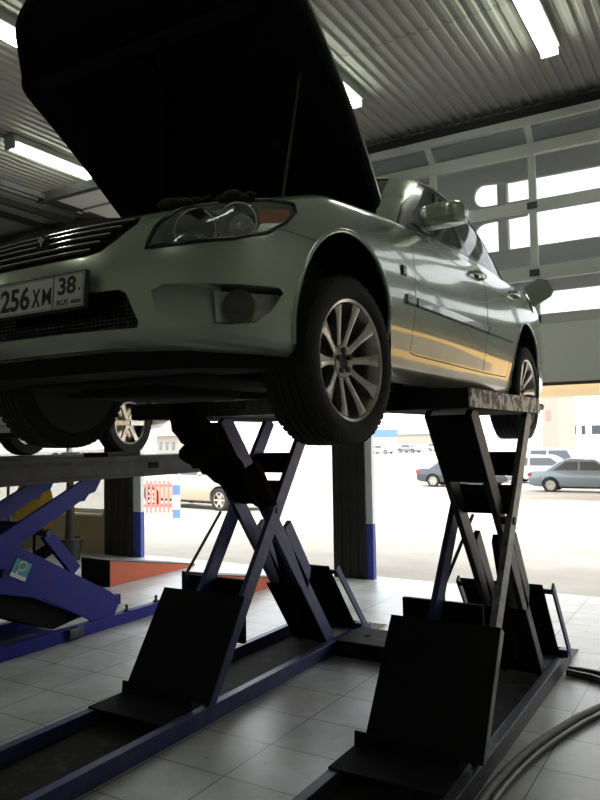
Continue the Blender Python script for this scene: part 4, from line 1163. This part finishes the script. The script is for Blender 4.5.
# yellow jacket over a stand
t = thing('coat_stand', 'yellow jacket draped over a stand by the window behind the blue lift', 'jacket', (-8.40, 6.75, 0))
MB().cyl((0, 0, .02), (0, 0, 1.07), .02, 12).cyl((0, 0, 0), (0, 0, .03), .18, 20).build('stand', M['lift_black'], t, 40)
rings = []
for z, a, b in ((.40, .30, .13), (.52, .36, .15), (.75, .36, .14), (.92, .33, .12), (1.02, .27, .10), (1.08, .14, .06)):
    rings.append([(a*(1+.05*math.sin(5*th_+z*9))*math.cos(th_), b*(1+.10*math.sin(7*th_))*math.sin(th_), z) for th_ in [k*2*PI/40 for k in range(40)]])
MB().loft(rings).build('jacket', M['yellow'], t, 70)
t = tag(MB().tube(cr([V(-7.55, 5.7, 1.28), V(-7.5, 5.65, 1.0), V(-7.42, 5.6, .75), V(-7.40, 5.6, .3), V(-7.3, 5.55, .02)], 6), .018, 8).build('cable', M['hose'], None, 60), 'black cable hanging down behind the blue lift arms before the yellow jacket', 'cable')

# ------------------------------------------------------------------ outside
def gz(x, y):
    pts = [(7.6, -.02), (9, -.02), (15.7, -.28), (33, -.9), (60, -1.3), (100, -1.3), (200, -.1), (400, 2.5)]
    for (a, za), (b, zb) in zip(pts, pts[1:]):
        if y <= b: return za+(zb-za)*(max(y, a)-a)/(b-a)
    return pts[-1][1]
bm = bmesh.new()
ys = [7.62, 8.2, 9, 10.5, 12, 14, 15.7, 18, 21, 25, 29, 33, 40, 50, 60, 80, 100, 130, 160, 200, 300, 400]; xs = [-160+8*k for k in range(46)]
g = [[bm.verts.new((x, y, gz(x, y))) for x in xs] for y in ys]
for i in range(len(ys)-1):
    for k in range(len(xs)-1): bm.faces.new((g[i][k], g[i][k+1], g[i+1][k+1], g[i+1][k]))
me = bpy.data.meshes.new('ground'); bm.to_mesh(me); bm.free(); me.materials.append(M['ground'])
go = bpy.data.objects.new('ground', me); COL.objects.link(go); struct(go)
# strip of dry grass across the lot
bm = bmesh.new()
ys = [70, 80, 90, 97]; xs = [-56+2*k for k in range(15)]
g = [[bm.verts.new((x, y+1.2*math.sin(x*.3), gz(x, y)+.08)) for x in xs] for y in ys]
for i in range(3):
    for k in range(14): bm.faces.new((g[i][k], g[i][k+1], g[i+1][k+1], g[i+1][k]))
r = bmesh.ops.extrude_face_region(bm, geom=bm.faces[:]); bmesh.ops.translate(bm, vec=(0, 0, -.06), verts=[v for v in r['geom'] if isinstance(v, bmesh.types.BMVert)])
me = bpy.data.meshes.new('grass'); bm.to_mesh(me); bm.free(); me.materials.append(M['dry_grass'])
go = bpy.data.objects.new('grass', me); COL.objects.link(go); tag(go, 'pale dry grass strip across the far side of the lot', 'grass', kind='stuff')

CAM_A = {}
def at(u, depth):
    """ground point seen in picture column u at the given distance (for laying out the lot)"""
    lat = (u-300)/722*depth
    x = .8566*lat-.514*depth; y = .5157*lat+.856*depth
    return x, y
def park(u, depth, *a, **k):
    x, y = at(u, depth)
    return side_car('parked_car', a[0], (x, y, gz(x, y)), a[1], *a[2:], **k)
silver_blue = carpaint('grey_blue_paint', (.16, .20, .23)); white = carpaint('white_paint', (.72, .72, .70)); silver = carpaint('silver_paint', (.50, .51, .52)); gold = carpaint('beige_paint', (.42, .37, .29))
park(585, 31, 'grey blue sedan parked outside with its tail lamps towards the white estate car', math.radians(2), silver_blue, 4.7, 1.74, 1.40, 'sedan')
park(545, 38.5, 'white estate car parked behind the grey blue sedan', math.radians(0), white, 4.7, 1.74, 1.46, 'wagon')
park(562, 46, 'white off-road car parked farthest back, its dark windows above the estate car', math.radians(2), white, 4.8, 1.82, 1.80, 'suv')
park(462, 36, 'dark car glimpsed outside behind the scissor lift column', math.radians(2), carpaint('dark_blue_paint', (.05, .055, .07)), 4.5, 1.72, 1.40, 'sedan')
park(204, 20.5, 'dusty beige sedan parked outside beside the blue and white post', math.radians(-8), gold, 4.5, 1.70, 1.40, 'sedan')
park(380, 120, 'silver car parked far across the lot by the blue kiosk', math.radians(-12), silver, 4.6, 1.75, 1.4, 'wagon')
park(408, 122, 'grey car parked far across the lot next to the far silver car', math.radians(-20), carpaint('grey_paint', (.22, .23, .27)), 4.6, 1.75, 1.4, 'sedan')
park(438, 125, 'white car parked far across the lot beside the scissor lift column', math.radians(-12), white, 4.6, 1.75, 1.4, 'wagon')

# blue kiosk and pale sheds far away
x, y = at(383, 165); t = thing('kiosk', 'small pale kiosk with a bright blue top far across the lot', 'kiosk', (x, y, gz(x, y)))
MB().box((-2.2, -2, 0), (2.2, 2, 2.2)).build('walls', M['out_white'], t)
MB().box((-2.5, -2.3, 2.2), (2.5, 2.3, 3.9)).build('fascia', M['out_blue'], t)
x, y = at(168, 120); t = thing('house', 'pale house far off above the blue lift runway', 'building', (x, y, gz(x, y)), math.radians(-25))
MB().box((-5, 0, 0), (4, 5, 3.6)).build('walls', M['out_beige'], t)
MB().prism([(-5.4, -.5, 3.6), (-5.4, 5.5, 3.6), (-5.4, 2.5, 5.2)], (9.8, 0, 0)).build('roof', mat('brown_roof', (.36, .24, .18), .8), t)
for xx in (-3.8, -1.2, 1.4): MB().box((xx, -.05, 1.3), (xx+1.1, .02, 2.6)).build('window', M['out_dark'], t)
x, y = at(412, 190); t = thing('shed', 'long beige shed far across the lot beside the blue kiosk', 'building', (x, y, gz(x, y)))
MB().box((-6, -3, 0), (7, 3, 2.6)).build('walls', M['out_beige'], t)
MB().prism([(-6.4, -3.4, 2.6), (-6.4, 3.4, 2.6), (-6.4, 0, 3.6)], (13.8, 0, 0)).build('roof', M['out_white'], t)
# white building with dark windows behind the parked cars
x, y = at(610, 75); t = thing('building', 'white building with a row of small windows behind the parked cars', 'building', (x, y, gz(x, y)), math.radians(6))
MB().box((-9, 0, 0), (16, 6, 6.5)).build('walls', M['out_white'], t)
for xx, ww in ((-4.8, 1.5), (-3.0, .6), (-2.0, 1.2), (.4, 1.3), (3, 1.3), (6, 1.3)):
    f = MB().box((xx, -.04, 2.7), (xx+ww, .05, 3.85)).build('window', mat('win_frame', (.45, .45, .45), .6), t)
    MB().box((xx+.12, -.06, 2.82), (xx+ww-.12, -.03, 3.73)).build('window_pane', M['out_dark'], f)
# beige block at the end of the white building
x, y = at(549, 70); t = thing('gatehouse', 'beige block with an orange board standing left of the white building', 'building', (x, y, gz(x, y)), math.radians(-20))
MB().box((-.9, 0, 0), (.85, 3, 6.6)).build('walls', M['out_beige'], t)
MB().box((-.35, -.06, 4.3), (.05, 0, 5.2)).build('board', M['out_red'], t)
# canopy over the forecourt, its supports beyond the frame
x, y = at(549, 26)
t = thing('canopy', 'cream forecourt canopy outside under the bottom edge of the raised door', 'canopy', (x, y, gz(x, y)))
H0 = 3.85
MB().box((9.3, -.35, 0), (10, .35, H0)).build('pillar', M['out_beige'], t)
MB().box((-1.5, -3.4, H0), (24, 5.5, H0+.12)).build('soffit', M['cream'], t)
MB().box((-1.6, -3.5, H0+.10), (24.1, 5.6, H0+.75)).build('fascia', M['orange_fascia'], t)

t = thing('hoarding', 'unseen orange hoarding added outside beyond the right edge to be mirrored in the lower car doors', 'hoarding', (3.5, 23, gz(4, 23)))  # made-up board out of view, added to give the doors an orange reflection
MB().box((0, 0, .2), (10, .12, 2.42)).build('lower_boards', mat('brown_boards', (.17, .145, .115), .8), t)
MB().box((0, 0, 2.42), (10, .12, 3.02)).build('orange_boards', M['orange_fascia'], t)
MB().box((0, 0, 3.02), (10, .12, 3.3)).build('upper_boards', mat('pale_boards', (.5, .47, .42), .8), t)
for xx in (.2, 3.4, 6.6, 9.8): MB().box((xx-.06, .12, -.05), (xx+.06, .24, 3.3)).build('post', M['alu'], t)
# pink picket fence and the painted post near the beige sedan
x, y = at(158, 17.5); t = thing('picket_fence', 'faded red picket fence panel outside beside the blue and white post', 'fence', (x, y, gz(x, y)), math.radians(28))
for k in range(9): MB().box((-.42+k*.105, -.015, .05), (-.37+k*.105, .015, .82)).build('picket', M['out_red'], t)
for z in (.18, .66): MB().box((-.46, .015, z), (.50, .045, z+.07)).build('fence_rail', M['out_red'], t)
for xx in (-.46, .46): MB().box((xx, .015, -.05), (xx+.05, .06, .86)).build('fence_post', M['out_red'], t)
x, y = at(175.5, 16.5); t = thing('bollard', 'blue and white banded post outside beside the beige sedan', 'post', (x, y, gz(x, y)))
for z0, z1, m in ((0, .20, 'out_blue'), (.20, .52, 'out_white'), (.52, .75, 'out_blue'), (.75, .85, 'out_white')):
    MB().cyl((0, 0, z0), (0, 0, z1), .085, 18).build('band', M[m], t, 40)

# dark sign board with rounded openings hung outside above the door
t = thing('sign_frame', 'dark fascia board with rounded cut ends seen through the door panes', 'fascia board', (0, 8.3, 0))
def rounded(pts, c, r, a0, a1, n=10):
    return pts+[(c[0]+r*math.cos(math.radians(a0+(a1-a0)*k/n)), 0, c[1]+r*math.sin(math.radians(a0+(a1-a0)*k/n))) for k in range(n+1)]
p = [(-4.2, 0, 5.3), (-4.2, 0, 3.78), (-2.62, 0, 3.78)]
p = rounded(p, (-2.40, 3.93), .16, 200, 90)            # lower opening, rounded lower-left... upper edge of the opening
p += [(-1.93, 0, 4.10), (-1.90, 0, 4.28)]
p = rounded(p, (-2.40, 4.42), .14, 270, 110)
p += [(-2.1, 0, 4.52), (3.0, 0, 4.48), (3.0, 0, 5.3)]
MB().prism(p, (0, .06, 0)).build('upper_board', M['fascia'], t)
MB().box((-4.2, 0, 3.20), (3.0, .06, 3.73)).build('lower_board', M['fascia'], t)
MB().box((-2.29, .10, 3.1), (-2.18, .2, 5.2)).build('support_post', M['out_beige'], t)
MB().box((-4.2, -.75, 5.1), (3.0, .3, 5.2)).build('hanging_beam', M['beam'], t)

# ------------------------------------------------------------------ camera, light, view
def axes():
    Y = V(435, -31, -722).normalized(); X = V(1212, 58, 722); X = (X-Y*X.dot(Y)).normalized(); Z = X.cross(Y)
    return Matrix((X, Y, Z)).transposed()            # world -> camera
Mw = axes()
cam = bpy.data.cameras.new('camera'); co = bpy.data.objects.new('camera', cam); COL.objects.link(co)
co.matrix_world = Matrix.Translation((0, 0, 1.6)) @ Mw.transposed().to_4x4()
cam.sensor_fit = 'AUTO'; cam.sensor_width = 36; cam.lens = 722/800*36; cam.clip_start = .05; cam.clip_end = 1000
scene.camera = co

w = bpy.data.worlds.new('World'); scene.world = w; w.use_nodes = True
bg = w.node_tree.nodes['Background']; bg.inputs[0].default_value = (.93, .97, 1., 1); bg.inputs[1].default_value = 2.2
sun = bpy.data.lights.new('sun', 'SUN'); so = bpy.data.objects.new('sun', sun); COL.objects.link(so)
sun.energy = 3.0; sun.angle = math.radians(3); sun.color = (1, .95, .87)
so.rotation_euler = (math.radians(28), math.radians(22), 0)

vs = scene.view_settings
scene.display_settings.display_device = 'sRGB'
vs.view_transform = 'Standard'; vs.look = 'None'; vs.gamma = 1; vs.use_curve_mapping = False; vs.exposure = .75
